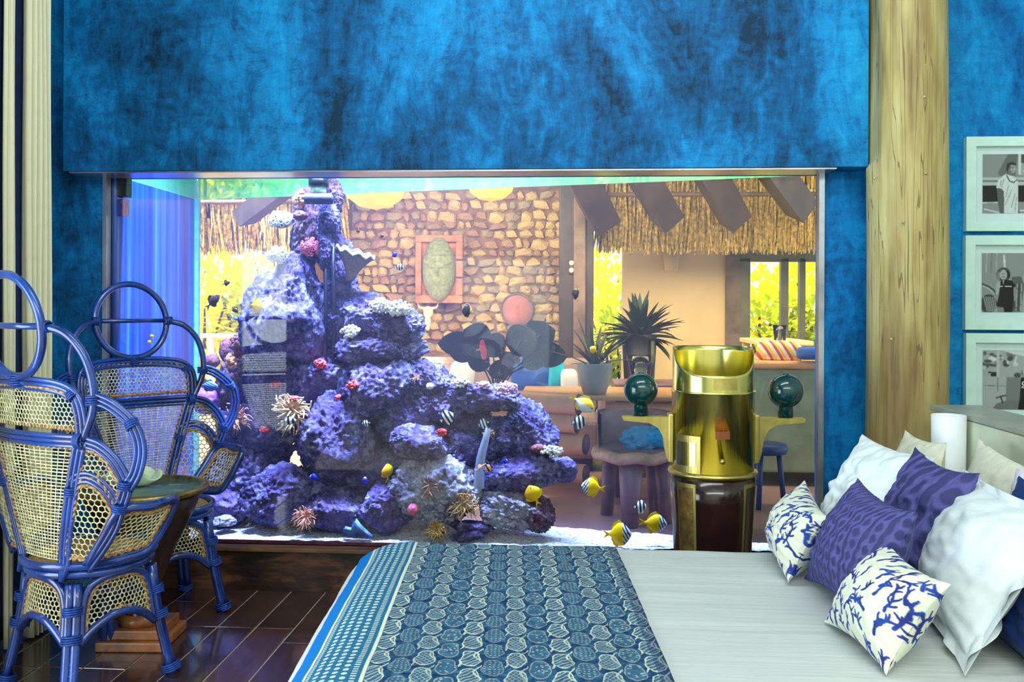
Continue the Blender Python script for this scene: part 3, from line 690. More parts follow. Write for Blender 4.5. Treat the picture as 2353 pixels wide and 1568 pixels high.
fish('yellow', 'rabbitfish', 'yellow fish pointing up with a black belly beside the grey boulder', 1226, 1138, 48, 118, 4.15, 0, 0.9, grp=FX)
fish('yellow', 'yellow_tang', 'small yellow fish seen head-on in the lower middle of the reef', 890, 1086, 40, 95, 4.18, 70, 1.3)
fish('yellow', 'yellow_tang', 'golden yellow fish in front of the huge tapering boulder', 588, 703, 32, -8, 4.22, 10, 1.2)
fish('rabbit', 'rabbitfish', 'white and yellow fish above the log ends diving right', 1340, 928, 62, -32, 4.22, 0, 0.6)
fish('humbug', 'humbug_damselfish', 'striped fish in front of the second log end', 1330, 970, 34, 8, 4.22, 0, 1.0, grp=HB)
fish('humbug', 'humbug_damselfish', 'striped fish low down left of the binnacle pedestal', 1470, 1165, 30, 5, 4.20, 0, 1.1, grp=HB)
fish('humbug', 'humbug_damselfish', 'striped fish in the dark mouth of the arch', 1026, 960, 36, 32, 4.20, 0, 1.0, grp=HB)
fish('humbug', 'humbug_damselfish', 'half hidden striped fish at the top of the glassy tube', 1112, 974, 26, 200, 4.24, 0, 1.0, grp=HB)
fish('humbug', 'humbug_damselfish', 'striped fish swimming high before the stone wall', 917, 614, 22, 0, 4.24, 0, 0.8, grp=HB)
fish('humbug', 'humbug_damselfish', 'tiny striped fish in the shade under the broad violet boulder', 842, 973, 20, 190, 4.22, 0, 0.8, grp=HB)
fish('humbug', 'humbug_damselfish', 'striped fish under the largest cream anemone', 662, 968, 40, 6, 4.18, 0, 0.5, grp=HB)
fish('blue', 'blue_damselfish', 'deep blue fish with pale face below the big upright boulder', 722, 1097, 22, 174, 4.18, 0, 0.8, grp='small blue damselfish')
fish('blue', 'blue_damselfish', 'slim blue fish upright left of the head-on yellow fish', 838, 1106, 20, 84, 4.20, 0, 0.7, grp='small blue damselfish')
fish('blue', 'blue_damselfish', 'blue fish in front of the trunk-shaped rock', 1159, 1060, 16, 20, 4.15, 0, 0.9, grp='small blue damselfish')
fish('clown', 'clownfish', 'pinkish orange fish at the base of the glassy tube', 1121, 1077, 24, 30, 4.14, 0, 0.8)
fish('damsel', 'damselfish', 'round dark fish with yellow tail before the stone wall', 1074, 715, 24, 175, 4.22, 0, 1.3)
fish('damsel', 'damselfish', 'dark fish with yellow tail hovering before the wooden column', 1323, 674, 30, -95, 4.22, 0, 0.5)
fish('blue', 'damselfish', 'small pale blue fish above the highest striped fish', 907, 585, 16, -35, 4.22, 0, 0.9)
fish('yellow', 'butterflyfish', 'mottled yellow fish among the agave leaves', 1364, 804, 20, 150, 4.22, 0, 0.9)
fish('dark', 'cardinalfish', 'black fish beside the yellow one among the agave leaves', 1383, 818, 24, -70, 4.22, 0, 0.6)
fish('dark', 'cardinalfish', 'largest brown cardinalfish with trailing fins before the yellow garden', 490, 692, 44, 46, 4.40, 0, 0.5, True, grp='dark cardinalfish before the garden')
fish('dark', 'cardinalfish', 'dark cardinalfish highest before the yellow garden', 520, 651, 20, 20, 4.40, 0, 0.6, True, grp='dark cardinalfish before the garden')
fish('dark', 'cardinalfish', 'dark cardinalfish beside the huge boulder left edge', 540, 712, 20, -40, 4.40, 0, 0.6, True, grp='dark cardinalfish before the garden')
fish('tang', 'cardinalfish', 'small blue-green fish just below the dark ones by the boulder', 541, 731, 14, -60, 4.40, 0, 0.7, grp='dark cardinalfish before the garden')
fish('dark', 'cardinalfish', 'tiny dark fish right of the tower near the top', 823, 532, 12, 85, 4.35, 0, 0.6, True)
fish('dark', 'cardinalfish', 'tiny grey fish left above the face relief', 877, 543, 12, 30, 4.35, 0, 0.7)
fish('tang', 'surgeonfish', 'blue scribbled fish framed by the right chair arm', 480, 887, 46, -8, 4.34, 0, 0.6)
fish('yellow', 'yellow_fry', 'upper tiny yellow fish framed by the black chair hoop', 349, 774, 12, 120, 4.34, 0, 0.8)
fish('yellow', 'yellow_fry', 'lower tiny yellow fish framed by the black chair hoop', 344, 787, 12, 140, 4.34, 0, 0.9)
fish('humbug', 'pale_fry', 'tiny white striped fish below the two yellow ones in the hoop', 353, 803, 14, 10, 4.34, 0, 0.7)
fish('fox', 'butterflyfish', 'orange-yellow fish seen through the chair back cane', 302, 906, 22, 35, 4.40, 0, 0.7)
# ================================================================ RATTAN CHAIRS
def blue_paint():
    t = MT('blue_painted_rattan', (26, 74, 158), 0.22, 0, 0.7, 0.6)
    v = t.co('Object', (1, 1, 1)); n = t.noise(v, 38, 5, 0.7, 0.5); n2 = t.noise(v, 5, 3)
    c = t.ramp(n2, [(0.35, (14, 40, 104)), (0.65, (28, 76, 168))]); c = t.mix(n.step(0.60, 0.74) * 0.55, c, (120, 156, 204))
    t.color(c); t.bump(n, 0.1, 0.003); return t.m
M_BLUE = blue_paint()
M_CANE = simple('natural_cane', (222, 204, 156), 0.6, 0, 0.25, 50, 0.2, 200)
M_BRAID = simple('braided_cane', (166, 130, 80), 0.65, 0, 0.45, 90, 0.5, 240)
M_BIND = simple('blue_binding', (26, 66, 146), 0.3, 0, 0.3, 90, 0.3, 260)
def yc(z): return -(0.18 + 0.14 * (z - 0.45))
def S(X, z): return Vector((X, yc(z) + 0.6 * X * X, z))
def Snorm(X, z):
    a = S(X + 0.002, z) - S(X - 0.002, z); b = S(X, z + 0.002) - S(X, z - 0.002); return a.cross(b).normalized()
def inside(p, poly):
    x, y = p; r = False; n = len(poly)
    for i in range(n):
        x1, y1 = poly[i]; x2, y2 = poly[(i + 1) % n]
        if (y1 > y) != (y2 > y) and x < (x2 - x1) * (y - y1) / (y2 - y1) + x1: r = not r
    return r
def clip(p, q, poly):
    a, b = inside(p, poly), inside(q, poly)
    if a and b: return p, q
    if not a and not b: return None
    lo, hi = (p, q) if a else (q, p)
    i_, o_ = lo, hi
    for _ in range(5):
        m = ((i_[0] + o_[0]) / 2, (i_[1] + o_[1]) / 2)
        if inside(m, poly): i_ = m
        else: o_ = m
    return lo, i_
def hex_edges(poly, s, rnd):
    xs = [p[0] for p in poly]; ys = [p[1] for p in poly]; out = []; hx = s * math.sqrt(3); j = {}
    def jit(p):
        k = (round(p[0], 4), round(p[1], 4))
        if k not in j: j[k] = (p[0] + rnd.uniform(-.13, .13) * s, p[1] + rnd.uniform(-.13, .13) * s)
        return j[k]
    r = 0; y = min(ys) - s
    while y < max(ys) + s:
        x = min(xs) - hx + (hx / 2 if r % 2 else 0)
        while x < max(xs) + hx:
            a = jit((x, y + s)); b = jit((x + hx / 2, y + s / 2)); c = jit((x + hx / 2, y - s / 2)); d = jit((x - hx / 2, y + s / 2))
            for e in ((a, b), (b, c), (a, d)):
                k = clip(e[0], e[1], poly)
                if k: out.append(k)
            x += hx
        y += 1.5 * s; r += 1
    return out
def weave_hex(name, poly, s, fmap, par, mat, r=0.0017, seed=0):
    b = MB()
    for p, q in hex_edges(poly, s, random.Random(seed)): b.tube([fmap(*p), fmap(*q)], r, 4, caps=False)
    o = b.obj(name, mat, par); o['kind'] = 'stuff'; return o
def bundle(b, path, side, n=3, r=0.0075, seg=7):
    r *= 1.2
    P = [Vector(p) for p in path]; m = len(P)
    for k in range(n):
        off = (k - (n - 1) / 2) * r * 1.75
        b.tube([P[i] + side(i) * off for i in range(m)], r, seg)
def surf_side(path2):
    P = [S(*p) for p in path2]; m = len(P)
    def f(i):
        t = (P[min(i + 1, m - 1)] - P[max(i - 1, 0)]).normalized(); return Snorm(*path2[i]).cross(t).normalized()
    return f
def sp2(pts, n=6):
    return [(p.x, p.y) for p in spline([(a, b_, 0) for a, b_ in pts], n)]
def inset(poly, d):
    cx = sum(p[0] for p in poly) / len(poly); cy_ = sum(p[1] for p in poly) / len(poly); out = []
    for x, y in poly:
        L = math.hypot(x - cx, y - cy_); out.append((x + (cx - x) * d / L, y + (cy_ - y) * d / L))
    return out
def braid(name, path, par, r=0.0056, closed=True, mat=None):
    b = MB(); P = [Vector(p) for p in path]; n = len(P)
    for ph in (0, PI):
        pts = []
        for i in range(n if closed else n - 1):
            a = P[i]; c = P[(i + 1) % n]; L = max(1, int((c - a).length / 0.006))
            for k in range(L): pts.append(a.lerp(c, k / L))
        q = [p + Vector((math.cos(i * 0.9 + ph), math.sin(i * 0.9 + ph) * 0.7, math.sin(i * 0.9 + ph))) * r * 0.75 for i, p in enumerate(pts)]
        b.tube(q, r, 5, closed)
    o = b.obj(name, mat or M_BRAID, par); return o
def wrap(p, axis, r, par, n=4, pitch=0.0075):
    """one coil of cane round a joint"""
    axis = Vector(axis).normalized(); u = axis.orthogonal().normalized(); w_ = axis.cross(u); k = 10 * n
    pts = [Vector(p) + axis * ((i / k - 0.5) * n * pitch) + (u * math.cos(i * PI / 5) + w_ * math.sin(i * PI / 5)) * r for i in range(k + 1)]
    return MB().tube(pts, pitch * 0.5, 5).obj('cane_binding', M_BIND, par)
def make_chair(label, base_rot):
    t = thing('rattan_chair', label, 'chair', (0, 0, 0), 0, 'blue rattan chairs by the aquarium')
    # --- base (rotated a little against the seat)
    def leg_p(k, z):
        a = PI / 4 + k * PI / 2 + base_rot; r = 0.206 + 0.074 * max(0.0, 1 - z / 0.40) ** 1.5; return Vector((math.cos(a) * r, math.sin(a) * r, z))
    for k in range(4):
        b = MB(); rad = Vector((math.cos(PI / 4 + k * PI / 2 + base_rot), math.sin(PI / 4 + k * PI / 2 + base_rot), 0)); tg = Vector((-rad.y, rad.x, 0))
        for sg in (-1, 1): b.tube([leg_p(k, z) + tg * sg * 0.0125 for z in (0.395, 0.33, 0.25, 0.17, 0.08, 0.0)], 0.0155, 9)
        lg = b.obj('leg', M_BLUE, t)
        for z in (0.305, 0.215, 0.022): wrap(leg_p(k, z), leg_p(k, z + 0.02) - leg_p(k, z - 0.02 if z > 0.03 else 0), 0.0310, lg, 4)
        k2 = (k + 1) % 4
        def Bm(u, z, k=k, k2=k2):
            p = leg_p(k, z).lerp(leg_p(k2, z), u); m = (leg_p(k, z) + leg_p(k2, z)) * 0.5; m.z = 0
            return p + m.normalized() * 0.035 * math.sin(PI * u)
        top = sp2([(0.085, 0.20), (0.09, 0.31), (0.15, 0.372), (0.3, 0.402), (0.5, 0.408), (0.7, 0.402), (0.85, 0.372), (0.91, 0.31), (0.915, 0.20)], 5)
        bot = sp2([(0.07, 0.200), (0.2, 0.240), (0.36, 0.268), (0.5, 0.275), (0.64, 0.268), (0.8, 0.240), (0.93, 0.200)], 5)
        b = MB(); b.tube([Bm(*p) for p in top], 0.0150, 9); b.tube([Bm(*p) for p in bot], 0.0150, 9); fr_ = b.obj('skirt_frame', M_BLUE, t)
        poly = [p for p in top if p[1] > 0.225] + [p for p in reversed(bot) if 0.08 < p[0] < 0.92]
        W = (leg_p(k, 0.3) - leg_p(k2, 0.3)).length
        pm = inset([(p[0] * W, p[1]) for p in poly], 0.014)
        weave_hex('skirt_weave', pm, 0.0098, lambda X, z, Bm=Bm, W=W: Bm(X / W, z), t, M_CANE, 0.0023, k)
        braid('woven_border', [Bm(p[0] / W, p[1]) for p in pm], t)
    # --- seat
    b = MB()
    for z, r in ((0.455, 0.212), (0.425, 0.200)): b.tube([(math.cos(a * PI / 24) * r, math.sin(a * PI / 24) * r, z) for a in range(48)], 0.0145, 10, True)
    b.obj('seat_ring', M_BLUE, t)
    b = MB(); b.lathe([(0.0, 0.458), (0.10, 0.459), (0.19, 0.456), (0.20, 0.448), (0.0, 0.440)], 40); b.obj('seat', M_BRAID, t)
    # --- back
    b = MB(); ctr = S(0, 1.257); up_ = (S(0, 1.40) - S(0, 1.10)).normalized()
    b.tube([ctr + Vector((1, 0, 0)) * 0.166 * math.cos(a * PI / 28) + up_ * 0.170 * math.sin(a * PI / 28) for a in range(56)], 0.0145, 10, True)
    b.obj('head_hoop', M_BLUE, t)
    MB().tube([ctr + Vector((-0.165, 0, 0)), ctr + Vector((0, -0.006, 0)), ctr + Vector((0.165, 0, 0))], 0.0105, 9).obj('hoop_crossbar', M_BLUE, t)
    cap = sp2([(-0.250, 0.892), (-0.253, 0.98), (-0.235, 1.035), (-0.17, 1.062), (0, 1.070), (0.17, 1.062), (0.235, 1.035), (0.253, 0.98), (0.250, 0.892)], 7)
    b = MB(); bundle(b, [S(*p) for p in cap], surf_side(cap)); bar = [(-0.26 + 0.52 * i / 12, 0.884) for i in range(13)]; bundle(b, [S(*p) for p in bar], surf_side(bar))
    b.obj('cap_frame', M_BLUE, t)
    pc = inset(cap[2:-2], 0.016); pc = [(x, max(z, 0.908)) for x, z in pc]
    weave_hex('cap_weave', pc, 0.0098, S, t, M_CANE, 0.0022, 7)
    braid('woven_border', [S(*p) for p in pc], t)
    # main fan panel
    def half(z): return 0.112 + (0.236 - 0.112) * max(0.0, (z - 0.47) / 0.41) ** 1.15
    b = MB(); nv, nr = 15, 34
    zs = [0.475 + 0.395 * i / nr for i in range(nr + 1)]
    rd = random.Random(3)
    for i in range(nv + 1):
        u = -1 + 2 * i / nv; b.tube([S(u * (half(z) - 0.02) + rd.uniform(-.0008, .0008), z) for z in zs[::2]], 0.0021, 4, caps=False)
    for z in zs: b.tube([S(u * (half(z) - 0.02), z + rd.uniform(-.001, .001)) for u in (-1, -0.6, -0.2, 0.2, 0.6, 1)], 0.0026, 4, caps=False)
    o = b.obj('back_weave', M_CANE, t); o['kind'] = 'stuff'
    braid('woven_border', [S(half(z) - 0.018, z) for z in zs[1:-1]] + [S(x, 0.866) for x in np.linspace(0.215, -0.215, 12)] + [S(-half(z) + 0.018, z) for z in reversed(zs[1:-1])], t, closed=False)
    for sg in (-1, 1):
        st = [(sg * (half(z) + 0.004), z) for z in np.linspace(0.47, 0.89, 12)]; path = [S(*p) for p in st]; path = [path[0] + Vector((0, -0.012, -0.06))] + path
        st2 = [st[0]] + st; b = MB(); bundle(b, path, surf_side(st2), 3, 0.008); b.obj('back_stile', M_BLUE, t)
        sh = sp2([(sg * 0.160, 1.257), (sg * 0.235, 1.235), (sg * 0.288, 1.17), (sg * 0.308, 1.08), (sg * 0.298, 0.99), (sg * 0.252, 0.89)], 6)
        MB().tube([S(*p) for p in sh], 0.0135, 9).obj('shoulder_hoop', M_BLUE, t)
        er = sp2([(sg * 0.303, 1.03), (sg * 0.36, 1.005), (sg * 0.415, 0.945), (sg * 0.43, 0.87), (sg * 0.41, 0.79), (sg * 0.375, 0.735)], 6)
        b = MB(); bundle(b, [S(*p) for p in er], surf_side(er), 3, 0.0068); b.obj('ear_hoop', M_BLUE, t)
        wo = sp2([(sg * 0.252, 0.885), (sg * 0.305, 0.868), (sg * 0.35, 0.82), (sg * 0.374, 0.745), (sg * 0.345, 0.665)], 6)
        ar = sp2([(sg * half(0.715), 0.715), (sg * 0.205, 0.757), (sg * 0.262, 0.765), (sg * 0.312, 0.728), (sg * 0.345, 0.665)], 6)
        lo = sp2([(sg * 0.345, 0.665), (sg * 0.315, 0.60), (sg * 0.265, 0.53), (sg * 0.205, 0.462)], 6)
        b = MB()
        for q in (wo, ar, lo): bundle(b, [S(*p) for p in q], surf_side(q), 3, 0.0068)
        b.obj('wing_frame', M_BLUE, t)
        up = wo + list(reversed(ar)) + [(sg * half(z), z) for z in np.linspace(0.72, 0.88, 6)]
        up = inset(up, 0.022); weave_hex('wing_weave', up, 0.0105, S, t, M_CANE, 0.0022, 21); braid('woven_border', [S(*p) for p in up], t)
        lw = ar + lo + [(sg * x, 0.468) for x in (0.18, 0.15, 0.12)] + [(sg * half(z), z) for z in np.linspace(0.49, 0.70, 7)]
        lw = inset(lw, 0.024); weave_hex('wing_weave', lw, 0.0128, S, t, M_CANE, 0.0024, 22); braid('woven_border', [S(*p) for p in lw], t)
        # arm panel curving forward
        A = [S(sg * 0.345, 0.665), Vector((sg * 0.345, 0.085, 0.662)), Vector((sg * 0.262, 0.070, 0.478)), S(sg * 0.205, 0.468)]
        def Am(u, v, A=A, sg=sg):
            p = (A[3].lerp(A[2], u)).lerp(A[0].lerp(A[1], u), v); return p + Vector((sg * 0.03 * math.sin(PI * u) * (0.3 + 0.7 * v), 0, 0.0))
        loop = sp2([(0.0, 0.0), (0.0, 0.5), (0.02, 0.98), (0.4, 1.0), (0.85, 1.02), (1.0, 0.93), (1.0, 0.7), (0.93, 0.3), (0.8, 0.04), (0.4, 0.0)], 5)
        path = [Am(*p) for p in loop]; b = MB(); b.tube(path, 0.0150, 9, True); b.tube([p + Vector((sg * 0.004, 0, -0.0)) + (sum(path, Vector()) / len(path) - p).normalized() * 0.016 for p in path], 0.007, 7, True)
        b.obj('arm_frame', M_BLUE, t)
        pa = inset([(p[0] * 0.21, p[1] * 0.19) for p in loop], 0.028)
        weave_hex('arm_weave', pa, 0.0098, lambda X, z, Am=Am: Am(X / 0.21, z / 0.19), t, M_CANE, 0.0023, 23)
        braid('woven_border', [Am(p[0] / 0.21, p[1] / 0.19) for p in pa], t)
        for X, z, r, axv in ((0.245, 0.888, 0.026, (1, 0, 0)), (0.303, 1.02, 0.022, (0, 0, 1)), (0.372, 0.745, 0.022, (0.3 * sg, 0, 1)), (0.345, 0.668, 0.022, (0.3 * sg, 0, 1)), (half(0.715), 0.715, 0.020, (0.2 * sg, 0, 1)),
                             (0.415, 0.945, 0.020, (-0.6 * sg, 0, 1)), (0.235, 1.035, 0.018, (-sg, 0, 1)), (0.168, 1.257, 0.017, (1, 0, 0))):
            wrap(S(sg * X, z), axv, r * 0.98, t, 4)
    wrap(S(0, 1.078), (0, 0, 1), 0.021, t, 5)
    return t
chair1 = make_chair('blue painted rattan chair seen from behind in the left foreground before the curtain', math.radians(-4))
chair1.location = (-1.70, 3.07, 0); chair1.rotation_euler = (0, 0, math.radians(64 - 90))
chair2 = copy_tree(chair1); chair2['label'] = 'blue rattan chair facing the room with its hoop back against the aquarium glass'
chair2.location = (-1.775, 3.78, 0); chair2.rotation_euler = (0, 0, math.radians(-38.5 - 90))

# ---------------------------------------------------------------- round table
tb = thing('round_table', 'small round glass topped table with brass rim between the two rattan chairs', 'table', (-1.685, 3.43, 0), 0.06)
M_TGLASS = MT('table_glass', (120, 160, 150), 0.03, 0, 0.8); M_TGLASS.b.inputs['Alpha'].default_value = 0.48
M_BRASSD = simple('aged_brass', (150, 126, 70), 0.35, 0.85, 0.25, 30, 0.1); M_TWOOD = simple('table_wood', (146, 92, 50), 0.3, 0, 0.3, 9, 0.1)
M_DWOOD = simple('dark_cone_wood', (52, 34, 30), 0.25, 0, 0.3, 10)
TZ = 0.612
b = MB(); b.lathe([(0.0, TZ - 0.012), (0.216, TZ - 0.012), (0.216, TZ - 0.003), (0.0, TZ - 0.003)], 48); b.obj('glass_top', M_TGLASS.m, tb)
b = MB(); b.lathe([(0.212, TZ - 0.02), (0.244, TZ - 0.022), (0.250, TZ - 0.010), (0.246, TZ), (0.222, TZ + 0.002), (0.214, TZ - 0.004), (0.212, TZ - 0.02)], 56, cap=False); b.obj('rim', M_BRASSD, tb)
b = MB(); b.lathe([(0.226, TZ - 0.022), (0.19, 0.50), (0.11, 0.34), (0.07, 0.22), (0.065, 0.12), (0.085, 0.09), (0.085, 0.075)], 36); b.obj('pedestal', M_DWOOD, tb)
b = MB(); b.lathe([(0.0, 0.076), (0.088, 0.076), (0.092, 0.10), (0.080, 0.118), (0.0, 0.118)], 36); b.obj('pedestal_foot', M_TWOOD, tb)
b = MB(); b.box((-0.108, -0.108, 0.038), (0.108, 0.108, 0.076), 0.006); b.obj('base_block', M_TWOOD, tb)
b = MB(); b.box((-0.13, -0.13, 0.0), (0.13, 0.13, 0.038), 0.006); b.obj('base_plate', M_TWOOD, tb)
# giant clam bowl on the table
M_SHELLW = simple('pale_shell', (206, 226, 190), 0.4, 0, 0.1, 18, 0.2)
sb = thing('shell_bowl', 'pale green ruffled clam shell bowl on the round glass table', 'bowl', (-1.755, 3.44, TZ))
b = MB(); nu, nv = 60, 9; vs_ = []; fs_ = []
for j in range(nv):
    v = j / (nv - 1)
    for i in range(nu):
        a = 2 * PI * i / nu; r = 0.035 + 0.075 * v ** 0.8 + 0.012 * v * v * math.cos(6 * a); z = 0.004 + 0.042 * v * v + 0.016 * v * v * math.sin(6 * a)
        vs_.append((math.cos(a) * r * 1.15, math.sin(a) * r * 0.8, z))
for j in range(nv - 1):
    for i in range(nu): fs_.append((j * nu + i, j * nu + (i + 1) % nu, (j + 1) * nu + (i + 1) % nu, (j + 1) * nu + i))
fs_.append(tuple(range(nu))); b.add(vs_, fs_); o = b.obj('shell', M_SHELLW, sb); sd = o.modifiers.new('solid', 'SOLIDIFY'); sd.thickness = 0.006; sd.offset = 1

# ---------------------------------------------------------------- curtain
M_CREAM = simple('cream_curtain', (224, 222, 188), 0.8, 0, 0.01, 30, 0.05, 300); M_NAVY = simple('navy_curtain', (34, 56, 108), 0.8, 0, 0.1, 30)
ct = thing('curtain', 'pleated cream curtain with navy stripes hanging along the left wall', 'curtain', (-2.14, 3.3, 0))
def pleat(name, y0, y1, x0, amp, waves, m, flare=0.0, z0=0.012):
    n, k = max(24, int(waves * 14)), 26; P = np.zeros((n, k, 3))
    for i in range(n):
        u = i / (n - 1)
        for j in range(k):
            v = j / (k - 1); z = z0 + (3.4 - z0) * v; low = 1 - v
            a = amp * math.sin(2 * PI * waves * u + 0.6 * math.sin(3 * u)) * (0.8 + 0.35 * low) + 0.004 * math.sin(9 * v + 5 * u)
            y = y0 + (y1 - y0) * u + (flare * low * (u - 1)) * -1 * 0
            y = y1 + (y - y1) * (1 - flare * low) 
            P[i, j] = (x0 + a + 2.14, y - 3.3, z)
    o = link(name, grid_mesh(name, P), ct, m); sd = o.modifiers.new('solid', 'SOLIDIFY'); sd.thickness = 0.004; return o
YC = [3.515, 3.345, 3.30, 3.255, 3.20, 2.95]
pleat('cream_panel', 3.352, 3.515, -2.135, 0.024, 4.5, M_CREAM, 0.22)
pleat('navy_panel', 3.255, 3.50, -2.185, 0.006, 3, M_NAVY, 0.0, 0.03)
pleat('cream_panel', 3.245, 3.325, -2.150, 0.012, 2, M_CREAM, 0.25)
pleat('navy_panel', 3.05, 3.27, -2.20, 0.006, 3, M_NAVY, 0.0, 0.03)
pleat('cream_panel', 2.55, 3.225, -2.150, 0.024, 12, M_CREAM, 0.0)
# ================================================================ BED
BZ = 0.52
bed = thing('bed', 'large bed with white duvet reaching in from the right below the aquarium', 'bed', (0.5, 2.0, 0))
M_SHEET = MT('white_duvet', (204, 210, 206), 0.8, 0, 0.2)
_n = M_SHEET.noise(M_SHEET.co('Object', (0.5, 9, 4)), 3, 5, 0.6, 0.5); M_SHEET.bump(_n, 0.25, 0.02); M_SHEET = M_SHEET.m
M_BASE = simple('bed_base_fabric', (190, 184, 168), 0.9, 0, 0.08, 30)
def roll(s, R, flare):
    if s <= 0: return s, 0.0
    q = R * PI / 2
    if s < q: return R * math.sin(s / R), R * (1 - math.cos(s / R))
    return R + flare * (s - q), R + 0.95 * (s - q)
X0F = -0.545
def x0(y): return X0F + 0.075 * (3.06 - y)
def bed_pt(sx, y, off=0.0):
    """sx: metres left of the start of the curve at the foot; y: metres along the bed"""
    sy = y - 2.985
    hx, gx = roll(sx, 0.25, 0.25); hy, gy = roll(sy, 0.075, 0.08)
    yy = 2.985 + hy; xx = x0(min(y, 3.06)) - hx
    z = BZ - gx - gy
    z += 0.006 * noise.noise(Vector((xx * 2.0, y * 5.0, 0.3))) + 0.003 * noise.noise(Vector((xx * 6, y * 16, 4))) 
    if sx < 0: z -= 0.006 * max(0, 1 - abs(y - 2.28) / 0.02) * min(1, -sx) + 0.006 * max(0, 1 - abs(y - 2.66) / 0.02) * min(1, -sx) 
    if sx > 0.3: xx -= 0.010 * math.sin(y * 13) * (sx - 0.3) * 4
    r = Vector((xx, yy, max(z, 0.03)))
    if off:
        r.z += off if sx < 0.25 else off * 0.5
        if sx > 0: r.x -= off * min(1, sx / 0.3)
        if sy > 0: r.y += off * min(1, sy / 0.1)
    return r
ns, my = 120, 110
P = np.zeros((ns, my, 3))
for i in range(ns):
    sx = 0.60 - 2.58 * (i / (ns - 1)) 
    for j in range(my):
        y = 0.95 + (3.40 - 0.95) * j / (my - 1); p = bed_pt(sx, y); P[i, j] = (p.x - 0.5, p.y - 2.0, p.z)
P[:, :, 0] = np.minimum(P[:, :, 0], 0.885)
link('duvet', grid_mesh('duvet', P), bed, M_SHEET)
wb = MB().box((-0.93, -1.02, 0.06), (0.88, 0.93, 0.36), 0.03).obj('mattress_base', M_BASE, bed)
# runner with indigo block print
def runner_mat():
    t = MT('indigo_runner', (40, 96, 140), 0.8, 0, 0.2)
    uvn = t.n('ShaderNodeTexCoord'); u0, v0, _ = t.xyz(uvn.outputs['UV'])
    wv = t.noise(t.co('UV', (1, 1, 1)), 26, 3); u = u0 + (wv - 0.5) * 0.016; v = v0 + (t.noise(t.co('UV', (1.3, 1, 1), (0, 0, 1)), 24, 3) - 0.5) * 0.016
    W, Hh = 0.052, 0.098
    cu = u / W; col = cu.floor(); fu = cu.fract(); k4 = col.mod(4.0)
    vv = v / Hh + col * 0.5; f = vv.fract(); tau = f * (2 * PI)
    sw = (fu + tau.sin() * 0.20)                                     # wavy column edge
    edge = (sw - 0.12).abs().lt(0.05).max((sw - 1.08).abs().lt(0.05))
    big = k4.lt(0.5)
    e1 = ((fu - 0.5) * 2.1).pow(2.0) + ((f - 0.5) * 2.15).pow(2.0); e1 = e1 + (tau * 2.0).sin() * 0.12
    ring = (e1 - 0.86).abs().lt(0.11); ins = e1.lt(0.78)
    hatch = ((fu * 3.2 + f * 5.5).fract() - 0.5).abs().lt(0.16); net = ((fu * 4 + f * 6).fract().lt(0.16)).max((fu * 4 - f * 6).fract().lt(0.16))
    vo = t.voro(t.co('UV', (1, 1, 1)), 95); dots = E(t.nt, vo.outputs['Distance']).lt(0.30); dash = (fu * 5).fract().lt(0.45) * (f * 9).fract().lt(0.32)
    m1 = (k4 - 1.0).abs().lt(0.5); m2 = (k4 - 2.0).abs().lt(0.5); m3 = k4.gt(2.5)
    fill = big * hatch + m1 * dots + m2 * net + m3 * dash
    ringm = ring * (big * 1.0 + m1 * 0.45 + m2 * 0.85 + m3 * 0.3)
    cream = (edge * (big + m2 * 0.7)).max(ringm).max(ins * fill * 0.62)
    mott = t.noise(t.co('UV'), 40, 5, 0.65)
    ground = t.ramp(mott, [(0.35, (10, 42, 84)), (0.5, (28, 76, 116)), (0.66, (66, 118, 144))])
    ground = t.mix(ins * 0.30, ground, (92, 140, 160))
    main = t.mix(cream * (mott.step(0.25, 0.5) * 0.5 + 0.45), ground, (208, 214, 190))
    # right hand edge band
    main = t.mix(u0.lt(0.028) * 0.6, main, (20, 56, 100))
    # dotted border
    du = ((u0 - 0.680) / 0.0225); dv = v0 / 0.0225 + du.floor() * 0.5
    dd = ((du.fract() - 0.5).pow(2.0) + (dv.fract() - 0.5).pow(2.0))
    dot = dd.lt(0.095) * u0.gt(0.7025) * u0.lt(0.7925)
    small = ((u0 - 0.692).abs().lt(0.006)) * (v0 / 0.012).fract().lt(0.5) + ((u0 - 0.802).abs().lt(0.005)) * (v0 / 0.012).fract().lt(0.5)
    line = (u0 - 0.672).abs().lt(0.0045).max((u0 - 0.814).abs().lt(0.004))
    bord = t.mix(mott, (14, 80, 124), (56, 134, 168)); bord = t.mix((dot + small).min(1.0) * 0.9, bord, (206, 220, 206))
    c = t.mix(u0.gt(0.666), main, bord); c = t.mix(line, c, (226, 228, 206)); c = t.mix(u0.gt(0.820), c, (8, 116, 196))
    t.color(c); t.bump(t.noise(t.co('UV'), 240, 3), 0.25, 0.003); return t.m
ns, my = 130, 150; P = np.zeros((ns, my, 3)); UV = np.zeros((ns, my, 2))
for j in range(my):
    y = 1.0 + (3.24 - 1.0) * j / (my - 1); ym = min(y, 3.06)
    xr = 0.151 + 0.066 * (3.059 - ym); s0 = x0(ym) - xr
    for i in range(ns):
        u = i / (ns - 1); sx = s0 + (0.180 - s0) * u; p = bed_pt(sx, y, 0.006); P[i, j] = (p.x, p.y, p.z); UV[i, j] = ((sx - s0), y)
rn = link('bed_runner', grid_mesh('bed_runner', P, uv=UV), None, runner_mat()); sd = rn.modifiers.new('solid', 'SOLIDIFY'); sd.thickness = 0.004; sd.offset = 1
tag(rn, 'indigo blue block printed runner with dotted border spread across the bed foot', 'bed runner')
